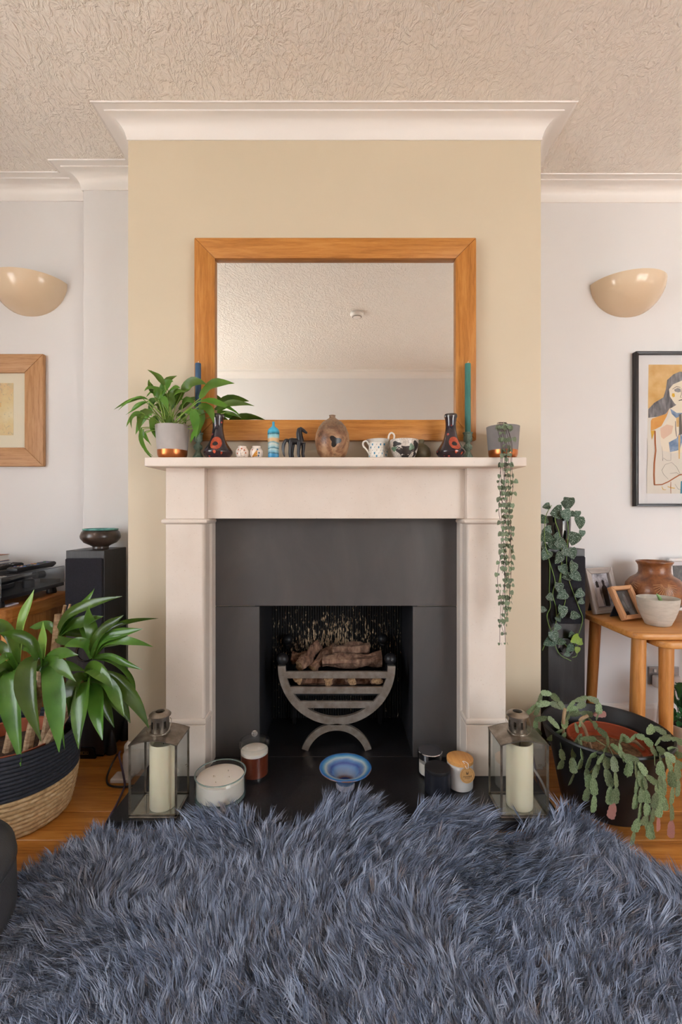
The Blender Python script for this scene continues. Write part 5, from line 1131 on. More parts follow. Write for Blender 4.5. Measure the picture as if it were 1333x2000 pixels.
def stand_frame(x, y, rz, lean, W, H, t, d, label, mh, mv, photo, strut, figures=()):
    o = thing('photo_frame', label, 'photo frame', (x, y, TZ), rz); o.rotation_euler = (-lean, 0, rz)
    o.rotation_mode = 'XYZ'
    miter_frame(o, W, H, t, d, mh, mv, .003)
    MB().box(-W / 2 + t * .8, W / 2 - t * .8, -.006, -.002, t * .8, H - t * .8).build('photograph', photo, o)
    MB().box(-W / 2 + t * .9, W / 2 - t * .9, -.009, -.0082, t * .9, H - t * .9).build('glazing', M_GLZ, o)
    MB().box(-W / 2 + t * .5, W / 2 - t * .5, -.0018, 0, t * .5, H - t * .5).build('back_board', strut, o)
    for k, (m, polys) in enumerate(figures):
        for q in polys: MB().prism(q, -.0068 - .0002 * k, -.0062 - .0002 * k, 'y').build('photo_figure', m, o)
    L = H * .7; A = math.tan(lean) if lean else 0
    # strut: from the upper back down to the table behind
    top = Vector((0, 0, L)); foot_w = Vector((0, L * math.sin(lean) + .025, 0)); c, s_ = math.cos(lean), math.sin(lean)
    foot = Vector((0, foot_w.y * c, foot_w.y * -s_ * -1 * -1))
    b = MB(); b.add([(-.018, .0005, L), (.018, .0005, L), (.03, foot_w.y * c, foot_w.y * s_ + .001), (-.03, foot_w.y * c, foot_w.y * s_ + .001), (-.018, .0035, L), (.018, .0035, L), (.03, foot_w.y * c + .003, foot_w.y * s_ + .0025), (-.03, foot_w.y * c + .003, foot_w.y * s_ + .0025)], [(0, 1, 2, 3), (7, 6, 5, 4), (0, 4, 5, 1), (1, 5, 6, 2), (2, 6, 7, 3), (3, 7, 4, 0)]); b.build('strut', strut, o)
M_SILV = wood('silver_grey_frame', '#8a827d', '#a39a95', '#b5ada8', .4, 0, 2); M_SILVZ = wood('silver_grey_frame_upright', '#8a827d', '#a39a95', '#b5ada8', .4, 2, 2)
M_SOFT = wood('pale_oak_frame', '#b07c50', '#c4936a', '#cfa27c', .5, 0, 2); M_SOFTZ = wood('pale_oak_frame_upright', '#b07c50', '#c4936a', '#cfa27c', .5, 2, 2)
M_STRUT = mat('strut_black', '#1e2230', .7); M_FW = mat('photo_white', '#c9c6cc', .6); M_FB = mat('photo_black', '#17151a', .6); M_FG = mat('photo_grey', '#6f7680', .6)
ph1 = photo_mat('photo_garden', [(.3, '#2b2a2e'), (.45, '#77757a'), (.58, '#bdbbc2'), (.7, '#d8d6dc')], 22, stretch=(1, 1, .7)); ph2 = photo_mat('photo_night', [(.35, '#0d1015'), (.55, '#1d222b'), (.72, '#4a5562')], 30); ph3 = photo_mat('photo_dusk', [(.3, '#1c1b1d'), (.55, '#3f3f40'), (.75, '#6b6c69')], 24)
dressp = [(-.045, .03), (-.002, .03), (-.012, .085), (-.010, .115), (-.018, .125), (-.028, .115), (-.03, .085)]
hair = [(-.026, .112), (-.010, .112), (-.011, .135), (-.018, .142), (-.026, .135)]; suit = [(.006, .03), (.032, .03), (.034, .11), (.024, .122), (.026, .138), (.018, .145), (.011, .138), (.014, .122), (.004, .11)]
stand_frame(1.155, 1.985, .34, .27, .155, .198, .026, .020, 'silver-grey photo frame with a couple in a garden', M_SILV, M_SILVZ, ph1, M_STRUT, ((M_FW, [dressp]), (M_FB, [hair, suit])))
stand_frame(1.190, 1.862, .34, .50, .118, .140, .017, .024, 'small pale oak photo frame leaning back in front of the silver frame', M_SOFT, M_SOFTZ, ph2, M_STRUT, ((M_FG, [[(-.02, .035), (-.004, .035), (-.004, .07), (-.012, .082), (-.02, .07)], [(.004, .05), (.014, .05), (.016, .1), (.009, .112), (.001, .1)]]),))
stand_frame(1.600, 2.055, .12, .10, .240, .232, .014, .014, 'white-mounted dark photo frame standing behind the brown vase', mat('white_frame', '#d4d2d2', .5), MATS['white_frame'], ph3, M_STRUT, ((M_FW, [[(-.10, .20), (.10, .20), (.10, .217), (-.10, .217)], [(-.105, .02), (-.08, .02), (-.08, .05), (-.105, .05)], [(-.06, .09), (-.03, .1), (-.03, .13), (-.06, .125)]]),))
def carved():
    N = Nodes('brown_stoneware'); v = N.coord(); n = N.noise(v, 30, 4)
    N.color(N.ramp(n, [(.3, '#5a3018'), (.5, '#7d4a28'), (.7, '#96633c')])); N.p.inputs['Roughness'].default_value = .3; N.p.inputs['Coat Weight'].default_value = .3
    w = N.new('ShaderNodeTexWave', bands_direction='Z'); w.inputs['Scale'].default_value = 60; w.inputs['Distortion'].default_value = 1; N.link(v, w.inputs['Vector']); N.bump(w.outputs['Fac'], .25, .002); return N.m
o = thing('brown_vase', 'big-bellied brown stoneware vase with carved sunburst pattern', 'vase', (at(1279, 0, 1.962).x, 1.962, TZ))
BV = [(0, 0), (.062, 0), (.066, .004), (.082, .030), (.102, .066), (.1125, .100), (.108, .132), (.090, .156), (.068, .170), (.061, .180), (.059, .196), (.0605, .212), (.066, .222), (.0695, .227), (.068, .231), (.063, .230), (.057, .220), (.054, .19), (.06, .17), (0, .15)]
bd = MB().lathe(BV, 56).build('body', carved(), o, smooth=True, angle=60)
M_INC = mat('incised_line', '#b88a5e', .5)
for u0 in (.42 - .65 * 1, -.65 - .9, 1.3):
    for k in range(15):
        an = PI * (k + .5) / 15; pts = []
        for q in (.25, .5, .75, 1.0):
            pts.append(Vector(on_surface(BV[2:9], u0 + .42 * q * math.cos(an), .145 - .055 * q * math.sin(an), .0006)))
        MB().tube(pts, .0009, 5).build('incised_ray', M_INC, bd)
sc = thing('succulent_pot', 'pale grey stoneware pot with one small green succulent leaf', 'potted plant', (at(1286, 0, 1.785).x, 1.785, TZ))
MB().lathe([(0, 0), (.040, 0), (.044, .003), (.056, .030), (.067, .062), (.0725, .094), (.0735, .105), (.072, .1065), (.070, .105), (.068, .085), (0, .083)], 44, ripple=lambda a, k: 1 + .012 * math.cos(3 * a)).build('pot', mat('grey_stoneware', '#b3ada2', .8, col2='#c2bcb1', nscale=26, stretch=(1, 1, 4), bump=(90, .3, .002)), sc, smooth=True, angle=50)
MB().lathe([(.0675, .084), (.04, .088), (0, .087)], 28).build('grit', mat('grit', '#8d7a64', .9, col2='#b09a80', nscale=150, bump=(150, .9, .004)), sc)
b = MB(); sp = bez(Vector((.012, 0, .085)), Vector((.008, -.004, .105)), Vector((-.010, -.006, .122)), 8); b.tube(sp, [.003, .0052, .0062, .0066, .0066, .006, .005, .0036, .0012], 10); b.build('leaf', mat('succulent_green', '#6f9a5c', .5, col2='#86ac70', nscale=30), sc, smooth=True)

# double socket with plugs on the right alcove wall
s0, s1 = at(1265.5, 1336, YRA), at(1325, 1301, YRA)
o = thing('wall_socket', 'brushed steel double wall socket behind the table legs', 'socket', ((s0.x + s1.x) / 2, YRA - .0005, s0.z)); w, h = s1.x - s0.x, s1.z - s0.z
MB().box(-w / 2, w / 2, -.008, 0, 0, h).build('face_plate', mat('socket_steel', '#8f8b8a', .35, .7), o, bevel=.003)
for sx in (-1, 1):
    MB().box(sx * .034 - .014, sx * .034 - .002, -.012, -.008, h * .70, h * .88).build('rocker', M_WPL, o, bevel=.001, seg=1)
    p = thing('plug', 'white mains plug in the socket half nearer the speaker' if sx < 0 else 'white mains plug in the socket half nearer the small fern', 'plug', (o.location.x + sx * .034, YRA - .0088, s0.z + h * .35))
    MB().box(-.025, .025, -.036, 0, -.034, .020).build('body', M_WPL, p, bevel=.009, seg=3, smooth=True); 
    MB().tube(poly_path([Vector((0, -.022, -.03)), Vector((0, -.024, -.06)), Vector((sx * .01, -.026, -.12)), Vector((sx * .02, -.03, -p.location.z + .006))], 4), .0035, 7).build('flex', M_WPL, p, smooth=True)

# small fern-like plant in a pale pot under the table
fp = thing('potted_fern', 'bushy dark green crinkled plant in a pale pot under the table', 'potted plant', (1.405, 1.84, 0)); FL = Vector(fp.location)
MB().lathe(pot_prof(.06, .085, .13), 36).build('pot', mat('pale_pot', '#c9c2b8', .6), fp, smooth=True, angle=50); MB().lathe([(.078, .108), (.04, .115), (0, .114)], 24).build('soil', M_SOIL, fp)
M_FERN = leafmat('fern_leaf', '#2a5d33', '#3f7a45', .4)
for k in range(64):
    an = R.uniform(0, 2 * PI); rr_ = R.uniform(.04, .125); z = R.uniform(.12, .30); T = Vector((rr_ * math.cos(an), rr_ * math.sin(an), z)); B0 = Vector((.03 * math.cos(an), .03 * math.sin(an), .112)); C0 = Vector((rr_ * .5 * math.cos(an), rr_ * .5 * math.sin(an), z + .03))
    b = MB(); b.leaf(bez(B0, C0, T, 10), R.uniform(.022, .034), lambda t: (0.08 if t < .35 else math.sin(PI * (t - .30) / .72) * (1 + .22 * math.cos(t * 40))), .35); b.build('leaf', M_FERN, fp, smooth=True, angle=80)

# ------------------------------------------------------------------ trailing silver-spotted plant on the right speaker
tp = thing('satin_pothos', 'trailing plant with silver-spotted heart leaves in a glossy black pot on the speaker', 'potted plant', (at(1092, 0, 1.97).x, 1.972, .8265)); TL = Vector(tp.location)
MB().lathe([(0, 0), (.038, 0), (.041, .003), (.046, .04), (.0495, .10), (.0495, .136), (.0475, .137), (.046, .13), (0, .12)], 40).build('pot', mat('glazed_black', '#141418', .08, coat=.6), tp, smooth=True, angle=50); MB().lathe([(.0465, .122), (.02, .126), (0, .126)], 24).build('soil', M_SOIL, tp)
M_SATIN = leafmat('satin_leaf', '#33503c', '#44604b', .45, spot_='#a9bcae'); M_YG = leafmat('young_leaf', '#7fa22f', '#97b545', .4); M_SV = mat('green_vine', '#6f8f4a', .5)
hproto = heart_mesh('leaf', M_SATIN, 1.0, .18); yproto = heart_mesh('leaf', M_YG, 1.0, .18)
zz = lambda x, y, Y: at(1033 + x * .225, 960 + y * .225, Y)
sl = [(215, 185, 145, 80, 1.92), (290, 105, 110, 100, 1.95), (345, 110, 110, 5, 1.93), (330, 215, 115, -20, 1.90), (425, 280, 125, 10, 1.93), (460, 370, 65, 10, 1.95), (395, 420, 125, 15, 1.90), (135, 250, 90, -60, 1.93), (150, 335, 90, 80, 1.92), (165, 400, 115, -70, 1.90), (255, 395, 70, -40, 1.93), (290, 455, 105, -60, 1.885), (235, 470, 110, -50, 1.90), (180, 510, 100, -40, 1.91), (145, 560, 105, 30, 1.885), (245, 585, 115, 40, 1.88), (330, 535, 90, -50, 1.885), (375, 545, 105, -15, 1.885), (305, 685, 95, -20, 1.875), (365, 665, 115, 30, 1.87), (330, 740, 85, 80, 1.875), (415, 745, 100, -45, 1.87), (262, 840, 90, 5, 1.872), (285, 905, 100, 60, 1.868), (195, 925, 80, -45, 1.87), (430, 890, 95, 55, 1.868), (445, 955, 65, 70, 1.872), (135, 1025, 65, -80, 1.872), (280, 1050, 115, 15, 1.868), (260, 1110, 55, -30, 1.872), (410, 1075, 85, -80, 1.868), (240, 1185, 70, 40, 1.870), (220, 1265, 100, -15, 1.866), (175, 1310, 110, 60, 1.870), (365, 1245, 60, 40, 1.872), (290, 1300, 75, -85, 1.870), (360, 1365, 80, 50, 1.872), (325, 1410, 60, 75, 1.870), (150, 130, 70, 75, 1.96), (390, 200, 60, -60, 1.95), (130, 480, 70, 20, 1.92), (425, 200, 60, 5, 1.96)]
for x, y, s_, an, Y in sl:
    s = s_ * .225 / F * Y; c = zz(x, y, Y) - TL; th = math.radians(an); rot = Matrix.Rotation(th, 3, 'Y') ; up = rot @ Vector((0, 0, s * .5))
    put_heart(tp, c + up, s, R.uniform(-.35, .35), R.uniform(-.35, .1), th, hproto)
for x, y, s_, an, Y in ((395, 1285, 95, 60, 1.866), (430, 1305, 70, 80, 1.868), (420, 1380, 60, 10, 1.868)):
    s = s_ * .225 / F * Y; c = zz(x, y, Y) - TL; th = math.radians(an); up = Matrix.Rotation(th, 3, 'Y') @ Vector((0, 0, s * .5)); put_heart(tp, c + up, s, 0, -.1, th, yproto)
bpy.data.objects.remove(hproto); bpy.data.objects.remove(yproto)
for pts in ([(200, 120), (150, 220), (140, 420), (180, 600), (185, 700), (180, 880), (190, 1000), (160, 1080), (190, 1200), (260, 1400), (370, 1470)], [(250, 150), (230, 240), (270, 370), (290, 560), (270, 760), (250, 850)], [(320, 180), (345, 330), (330, 600), (350, 760), (390, 880), (440, 1010), (470, 1110), (430, 1250), (370, 1360), (310, 1320)], [(180, 600), (230, 780), (210, 890), (240, 1020), (235, 1150), (180, 1240), (120, 1380)], [(300, 620), (280, 780), (320, 950), (250, 1080)], [(430, 1300), (420, 1420), (380, 1440)]):
    P = []
    for i, (x, y) in enumerate(pts): P.append(zz(x, y, 1.95 if (y < 160) else (1.91 if y < 420 else 1.882)) - TL)
    MB().tube(poly_path(P, 4), .0016, 6).build('vine', M_SV, tp, smooth=True)

# ------------------------------------------------------------------ black tub with Christmas cactus
TC = Vector((.90, 1.55, 0)); M_TUB = mat('black_plastic', '#18181b', .42, col2='#1e1e22', nscale=8, bump=(200, .15, .001))
tb = thing('plastic_tub', 'large black plastic plant tub holding a smaller terracotta pot', 'plant tub', TC)
MB().lathe([(0, .002), (.128, .002), (.135, 0), (.139, .006), (.150, .06), (.165, .14), (.176, .185), (.178, .192), (.186, .194), (.196, .236), (.1995, .244), (.197, .249), (.190, .249), (.186, .243), (.170, .19), (.150, .10), (.132, .012), (0, .010)], 64).build('tub', M_TUB, tb, smooth=True, angle=35)
tc = thing('terracotta_pot', 'terracotta-coloured plastic pot sitting inside the black tub', 'pot', TC + Vector((.01, -.005, .0105)))
MB().lathe([(0, 0), (.088, 0), (.092, .004), (.118, .172), (.128, .174), (.130, .200), (.127, .203), (.123, .200), (.119, .165), (0, .160)], 48).build('pot', mat('orange_plastic', '#8f3f22', .55, col2='#9c4828', nscale=8), tc, smooth=True, angle=35)
cc = thing('christmas_cactus', 'straggly Christmas cactus with flat jointed stems drooping over the black tub', 'houseplant', TC + Vector((.01, -.005, .172))); CL = Vector(cc.location)
MB().lathe([(.1185, 0), (.07, .006), (0, .005)], 30).build('soil', mat('bark_soil', '#4a3626', .95, col2='#8a6b4c', nscale=90, bump=(80, 1.0, .008)), cc)
M_CAC = leafmat('cactus_green', '#5a6e48', '#93a47c', .5); M_CST = mat('cactus_wood', '#8d7458', .8, col2='#a68c6c', nscale=40); M_CRED = mat('cactus_bud', '#8d5a52', .6, col2='#a5756a', nscale=40)
def seg_mesh(name, m):
    """one flat jointed stem segment: length 1 along -z, notched edges"""
    n = 8; prof_ = [.10, .26, .34, .40, .36, .44, .38, .40, .14]; b = MB(); L = []; Mi = []; Rr = []
    for i in range(n + 1): z = -i / n; w = prof_[i]; L.append((-w, -.06 * (w / .4), z)); Mi.append((0, .03, z)); Rr.append((w, -.06 * (w / .4), z))
    k = n + 1; b.add(L + Mi + Rr, [(i, i + 1, k + i + 1, k + i) for i in range(n)] + [(k + i, k + i + 1, 2 * k + i + 1, 2 * k + i) for i in range(n)]); return b.build(name, m, None, smooth=True, angle=70)
sg = seg_mesh('stem_segment', M_CAC); sgr = seg_mesh('bud', M_CRED)
def near_Y(px, r=.213):
    k = (px - 666.5) / F; a_ = k * k + 1; b_ = -2 * (k * TC.x + TC.y); c_ = TC.x ** 2 + TC.y ** 2 - r * r; q = b_ * b_ - 4 * a_ * c_
    return (-b_ - math.sqrt(q)) / (2 * a_) if q > 0 else -b_ / (2 * a_)
ZX = lambda L: [(920 + x * .31, 1300 + y * .31) for x, y in L]
chains = [ZX(q) for q in ([(590, 400), (595, 280), (540, 210), (490, 165), (430, 180), (430, 230)], [(590, 270), (520, 240), (440, 235), (370, 265), (355, 300)], [(435, 240), (405, 310)], [(600, 290), (660, 215), (740, 200), (800, 220), (810, 290), (790, 330)], [(620, 300), (690, 250), (720, 235)], [(600, 340), (640, 300), (720, 300), (790, 310), (850, 305)], [(560, 400), (500, 330), (420, 330), (400, 370), (440, 440)], [(580, 400), (530, 430), (490, 470)], [(600, 420), (560, 480), (580, 560), (560, 650)], [(700, 430), (650, 520), (640, 600), (650, 680), (620, 750)], [(690, 470), (700, 570), (680, 650)],
          [(680, 380), (740, 320), (800, 400), (860, 440), (870, 500)], [(690, 460), (780, 460), (860, 510), (820, 580), (780, 640), (740, 700), (740, 800), (720, 850)], [(860, 520), (790, 640), (770, 740), (780, 830), (770, 920)], [(870, 540), (850, 640), (880, 720), (880, 830), (870, 870)], [(870, 510), (910, 600), (905, 700), (920, 790), (895, 900), (880, 960)], [(880, 500), (960, 560), (1010, 630), (990, 700)], [(960, 560), (1040, 590), (1100, 680), (1170, 740), (1200, 830)], [(1040, 600), (1050, 700), (1040, 800), (1030, 900)], [(1060, 660), (1080, 760), (1070, 860), (1060, 960)], [(1090, 700), (1110, 820), (1100, 900), (1120, 970), (1080, 1000)], [(1010, 480), (950, 440), (940, 520), (960, 600)], [(1000, 470), (1060, 430), (1110, 470), (1150, 520), (1160, 620)],
          [(1110, 430), (1160, 380), (1220, 400), (1230, 430)], [(1160, 500), (1210, 450), (1290, 460), (1340, 490)], [(1170, 510), (1230, 560), (1290, 600), (1330, 640)], [(1190, 540), (1200, 640), (1220, 730), (1210, 830), (1230, 910)], [(1230, 570), (1270, 680), (1270, 790), (1260, 900), (1270, 1000), (1260, 1080)], [(1200, 600), (1190, 720), (1200, 830), (1180, 950), (1180, 1040)], [(1170, 800), (1150, 900), (1140, 980), (1120, 1080)], [(1060, 960), (1040, 1010), (1020, 1070), (1010, 1130)], [(1290, 620), (1310, 720), (1300, 820)], [(1240, 520), (1300, 540), (1330, 580)], [(660, 360), (640, 390), (670, 420)], [(1110, 970), (1130, 1060), (1140, 1090)], [(830, 540), (740, 580), (730, 660), (740, 740)], [(1010, 600), (1000, 660), (985, 690)])]
for ci, ch in enumerate(chains):
    # depth: rooted in the pot, then hanging just outside the tub wall
    low = min(1.0, max(0.0, (max(p[1] for p in ch) - 1440) / 40)); P = []
    for i, (x, y) in enumerate(ch):
        t = min(1, max(0, (y - 1400) / 75)); yn = near_Y(x, .222 if y > 1470 else .20); yi = 1.53 + (.04 if y < 1400 else 0)
        P.append(at(x, y, yi * (1 - t) + yn * t) - CL)
    cur = poly_path(P, 6); lens = [0]
    for a_, b_ in zip(cur, cur[1:]): lens.append(lens[-1] + (b_ - a_).length)
    tot = lens[-1]; sL = R.uniform(.040, .050); n = max(1, round(tot / sL)); sL = tot / n; prev = cur[0]; k = 0
    for j in range(1, n + 1):
        while k < len(cur) - 2 and lens[k + 1] < j * sL: k += 1
        q = cur[k].lerp(cur[k + 1], min(1, (j * sL - lens[k]) / max(1e-6, lens[k + 1] - lens[k]))); d = q - prev
        if d.length < .004: continue
        src = sgr if (j == n and ci in (15, 28, 27, 5)) else sg
        o = src.copy(); COL.objects.link(o); o.parent = cc; o.location = prev
        zax = -d.normalized(); f_ = Vector((R.uniform(-.7, .7), 1, R.uniform(-.3, .3))); xax = f_.cross(zax).normalized(); yax = zax.cross(xax); o.rotation_euler = Matrix((xax, yax, zax)).transposed().to_euler()
        o.scale = (R.uniform(.021, .029),) * 2 + (d.length * 1.06,); prev = q
    if ci in (0, 3, 11, 12, 22): pass
bpy.data.objects.remove(sg); bpy.data.objects.remove(sgr)
for pts in ([(585, 420), (585, 350), (595, 270)], [(760, 440), (720, 400), (690, 345), (740, 315)], [(1090, 520), (1040, 480), (1010, 475)]):
    P = [at(*p, 1.53) - CL for p in ZX(pts)]; P[0].z = min(P[0].z, .01); MB().tube(poly_path(P, 4), .0055, 8).build('woody_stem', M_CST, cc, smooth=True)
# cables beside the right lantern
tag(MB().tube(poly_path([Vector((.72, 1.742, .12)), Vector((.715, 1.70, .08)), Vector((.70, 1.62, .03)), Vector((.690, 1.56, .006)), Vector((.695, 1.50, .0055)), Vector((.7, 1.42, .0055)), Vector((.705, 1.32, .006))], 5), .004, 8).build('power_cable', M_CAB, smooth=True), 'purple cable running between the lantern and the black tub', 'cable')
tag(MB().tube(poly_path([Vector((.70, 1.728, .06)), Vector((.70, 1.67, .05)), Vector((.707, 1.60, .03)), Vector((.70, 1.54, .012)), Vector((.69, 1.50, .0055))], 5), .0045, 8).build('power_cable', M_WPL, smooth=True), 'short white cable curling behind the lantern near the black tub', 'cable')
# ------------------------------------------------------------------ slate-blue sheepskin rug
top_px = [(-120, 1790), (-40, 1722), (35, 1690), (100, 1655), (160, 1628), (205, 1612), (245, 1622), (285, 1618), (330, 1602), (385, 1590), (440, 1583), (500, 1590), (560, 1600), (600, 1592), (640, 1575), (680, 1568), (725, 1586), (768, 1596), (815, 1582), (860, 1572), (910, 1580), (955, 1596), (990, 1612), (1030, 1614), (1060, 1600), (1090, 1594), (1130, 1606), (1190, 1632), (1260, 1665), (1340, 1706), (1420, 1760)]
edge = []
for px, py in top_px:
    Y = (CZ - .055) * F / (py - 1000); edge.append(((px - 666.5) / F * Y, Y - (.030 - (.035 if 1000 < px < 1180 else .012 if 180 < px < 300 else 0))))
edge += [(1.06, .90), (1.10, .72), (1.02, .50), (1.06, .30), (.80, .16), (.45, .20), (.1, .12), (-.3, .2), (-.7, .14), (-1.02, .30), (-1.0, .5), (-1.1, .75), (-1.05, .95)]
EX = np.array(edge)
def inside(px, py):
    n = len(EX); c = np.zeros(px.shape, bool); j = n - 1
    for i in range(n):
        xi, yi = EX[i]; xj, yj = EX[j]
        c ^= ((yi > py) != (yj > py)) & (px < (xj - xi) * (py - yi) / (yj - yi + 1e-12) + xi); j = i
    return c
def edge_dist(px, py):
    d = np.full(px.shape, 9.0)
    for i in range(len(EX)):
        a, b = EX[i - 1], EX[i]; ab = b - a; t = np.clip(((px - a[0]) * ab[0] + (py - a[1]) * ab[1]) / (ab @ ab + 1e-12), 0, 1)
        d = np.minimum(d, np.hypot(px - a[0] - t * ab[0], py - a[1] - t * ab[1]))
    return d
def vnoise(x, y, s, seed):
    """smooth value noise"""
    g = np.random.default_rng(seed).random((64, 64)); fx, fy = x * s + 20, y * s + 20; ix, iy = np.floor(fx).astype(int), np.floor(fy).astype(int); u, v = fx - ix, fy - iy; u = u * u * (3 - 2 * u); v = v * v * (3 - 2 * v)
    G = lambda a, b: g[a % 64, b % 64]
    return (G(ix, iy) * (1 - u) + G(ix + 1, iy) * u) * (1 - v) + (G(ix, iy + 1) * (1 - u) + G(ix + 1, iy + 1) * u) * v
def ground(x, y):
    """height of the hide: floor, rising over the hearth edge"""
    s = np.clip((y - 1.335) / .04, 0, 1); s = s * s * (3 - 2 * s); on = ((x > -.735) & (x < .70))
    ex = np.clip((np.minimum(x + .745, .71 - x)) / .03, 0, 1)
    return .0025 + s * (HZ + .001) * ex * on
rug = thing('sheepskin_rug', 'large slate-blue long-pile sheepskin rug spread before the hearth', 'rug', (0, .8, 0))
# hide: grid of cells clipped to the outline
st_ = .02; gx = np.arange(-1.2, 1.22, st_); gy = np.arange(.08, 1.50, st_); GX, GY = np.meshgrid(gx, gy); ins = inside(GX, GY) & (np.hypot(GX + .985, GY - .985) > .245)
Hh = ground(GX, GY); idx = np.arange(GX.size).reshape(GX.shape); vs = [(float(x), float(y) - .8, float(z) + .004) for x, y, z in zip(GX.ravel(), GY.ravel(), Hh.ravel())]
fs = [(int(idx[i, j]), int(idx[i, j + 1]), int(idx[i + 1, j + 1]), int(idx[i + 1, j])) for i in range(len(gy) - 1) for j in range(len(gx) - 1) if ins[i, j] and ins[i, j + 1] and ins[i + 1, j] and ins[i + 1, j + 1]]
used = sorted({k for f in fs for k in f}); rm = {k: i for i, k in enumerate(used)}
M_HIDE = mat('rug_hide', '#20242d', .95)
MB().add([vs[k] for k in used], [tuple(rm[k] for k in f) for f in fs]).build('hide', M_HIDE, rug)
# pile: locks of tapering strands
NT = 26000; SP = 10; SEG = 4
tx = rng.uniform(-1.18, 1.18, NT * 2); ty = rng.uniform(.1, 1.48, NT * 2); k = inside(tx, ty)
k &= np.hypot(tx + .985, ty - .985) > .25                                                     # clear of the pouffe
for lx in (-.585, .562): k &= ~((np.abs(tx - lx) < .088) & (ty > 1.345))                       # and of the lanterns
k &= ~((np.abs(tx + .012 + .01 * np.sin(ty * 9)) < .009) & (rng.random(tx.size) < .8))             # parting along the centre seam
k &= np.hypot(tx + .397, ty - 1.497) > .125
vis = np.abs(tx) / np.maximum(ty, .05) < .82; vis &= (ty > .68); k &= vis | (rng.random(NT * 2) < .45); tx, ty = tx[k], ty[k]
n = len(tx); ed = edge_dist(tx, ty)
flow = (vnoise(tx, ty, 2.3, 1) - .5) * 4.2 + (vnoise(tx, ty, 7, 2) - .5) * 3.0 + rng.normal(0, .55, n)     # lie direction
base_dir = np.where(tx > -.01, 1.35, 1.8) + flow * .8                                                        # mostly away from the room, over the hearth
lift = .62 + (vnoise(tx, ty, 5, 3) - .5) * .9 + rng.normal(0, .30, n); lift = np.clip(lift, .15, 1.35)
seam = np.abs(tx + .012 + .01 * np.sin(ty * 9)); seamk = np.exp(-(seam / .022) ** 2)
L = (.046 + .022 * vnoise(tx, ty, 6, 4)) * (.82 + .3 * np.clip((ty - .7) / .5, 0, 1)) * rng.uniform(.75, 1.2, n) * (1 - .45 * seamk)
curl = np.clip((1.12 - ty) * 3.2 + (vnoise(tx, ty, 4, 6) - .5) * 1.8, .15, 2.2)                               # tighter curls near the room
ph = rng.uniform(0, 6.28, n); hump = .022 * vnoise(tx, ty, 3.2, 7) + .012 * vnoise(tx, ty, 9, 8)
z0 = ground(tx, ty) + .004
T_ = np.linspace(0, 1, SEG + 1)
X = np.repeat(tx, SP); Yy = np.repeat(ty, SP); Z = np.repeat(z0, SP); n2 = n * SP
jx = rng.normal(0, .0052, n2); jy = rng.normal(0, .0052, n2); rL = rng.uniform(.8, 1.12, n2); D = np.repeat(base_dir, SP) + rng.normal(0, .10, n2); LF = np.repeat(lift, SP) + rng.normal(0, .08, n2); CU = np.repeat(curl, SP); PH = np.repeat(ph, SP) + rng.normal(0, .25, n2); LL_ = np.repeat(L, SP) * rL; HU = np.repeat(hump, SP)
pts = np.zeros((n2, SEG + 1, 3)); cen = np.zeros((n2, SEG + 1, 3))
side = np.stack([-np.sin(D), np.cos(D)], 1)
for i, t in enumerate(T_):
    up = LL_ * np.sin(LF) * (t - .30 * t * t) + HU * t; fw = LL_ * np.cos(LF) * (t ** 1.25) + LL_ * .25 * t * t
    wv = LL_ * .13 * CU * np.sin(PH + t * (3.6 + 2.2 * CU)) * t
    con = 1 - .86 * t
    cen[:, i, 0] = X + jx * con * 1.4 + np.cos(D) * fw + side[:, 0] * wv
    cen[:, i, 1] = Yy + jy * con * 1.4 + np.sin(D) * fw + side[:, 1] * wv - .8
    cen[:, i, 2] = Z + up + LL_ * .08 * CU * np.cos(PH + t * 5) * t
cen[:, :, 2] = np.maximum(cen[:, :, 2], (Z + .002)[:, None])
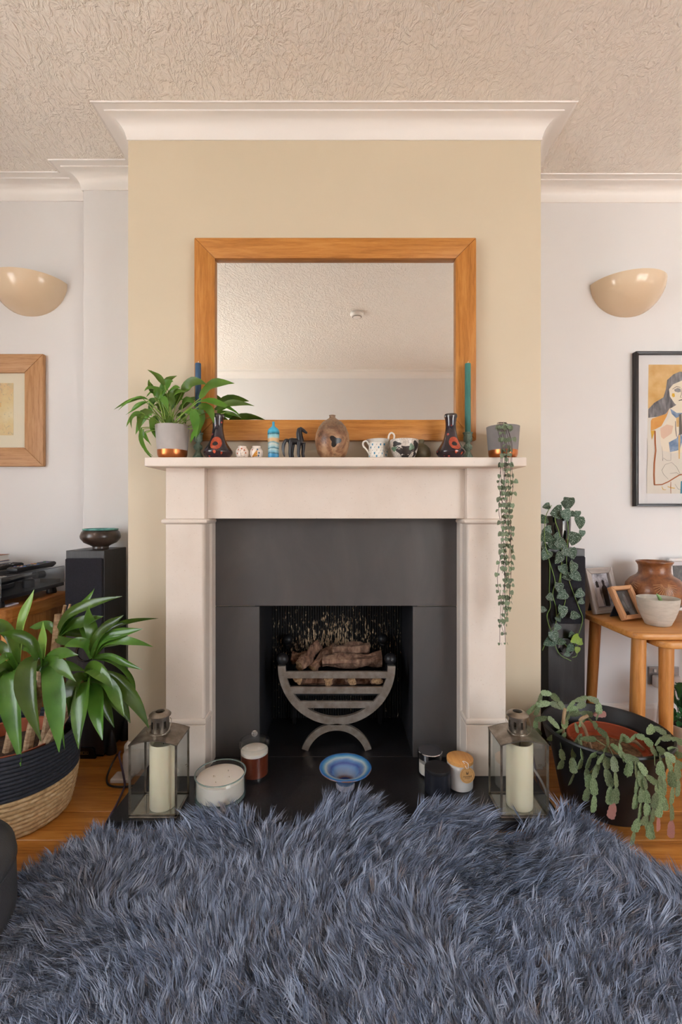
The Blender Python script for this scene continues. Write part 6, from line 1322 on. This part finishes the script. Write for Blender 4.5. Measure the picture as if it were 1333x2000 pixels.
wr = rng.uniform(.0013, .0022, n2); an = rng.uniform(0, PI, n2); wx, wy, wz = np.cos(an) * .9, np.sin(an) * .5, np.full(n2, .0)
wvec = np.stack([wx, wy, rng.uniform(-.4, .4, n2)], 1)
V = np.zeros((n2, 2 * SEG + 1, 3), np.float32); wp = [1.0, 1.0, .85, .6]
for i in range(SEG): V[:, 2 * i] = cen[:, i] - wvec * (wr * wp[i])[:, None]; V[:, 2 * i + 1] = cen[:, i] + wvec * (wr * wp[i])[:, None]
V[:, 2 * SEG] = cen[:, SEG]
nv = 2 * SEG + 1; B0 = (np.arange(n2) * nv)[:, None]
quads = np.concatenate([B0 + np.array([[2 * i, 2 * i + 1, 2 * i + 3, 2 * i + 2]]) for i in range(SEG - 1)], 0); tris = B0 + np.array([[2 * SEG - 2, 2 * SEG - 1, 2 * SEG]])
loops = np.concatenate([quads.ravel(), tris.ravel()]).astype(np.int32); nq, nt = len(quads), len(tris)
starts = np.concatenate([np.arange(nq) * 4, nq * 4 + np.arange(nt) * 3]).astype(np.int32)
me = bpy.data.meshes.new('pile'); me.vertices.add(n2 * nv); me.vertices.foreach_set('co', V.ravel()); me.loops.add(len(loops)); me.loops.foreach_set('vertex_index', loops); me.polygons.add(nq + nt); me.polygons.foreach_set('loop_start', starts)
me.polygons.foreach_set('use_smooth', np.ones(nq + nt, bool)); me.update(); me.validate()
tint = np.repeat(rng.uniform(0, 1, n).astype(np.float32), SP * nv); at_ = me.attributes.new('tint', 'FLOAT', 'POINT'); at_.data.foreach_set('value', tint)
N = Nodes('wool'); A = N.new('ShaderNodeAttribute'); A.attribute_name = 'tint'
N.color(N.ramp(A.outputs['Fac'], [(0, '#343c4c'), (.3, '#5d6a82'), (.7, '#8391ac'), (.93, '#a3b0c8'), (1.0, '#6d6668')])); N.p.inputs['Roughness'].default_value = .42; N.p.inputs['Sheen Weight'].default_value = .15
me.materials.append(N.m); po = bpy.data.objects.new('pile', me); COL.objects.link(po); po.parent = rug; po['kind'] = 'stuff'
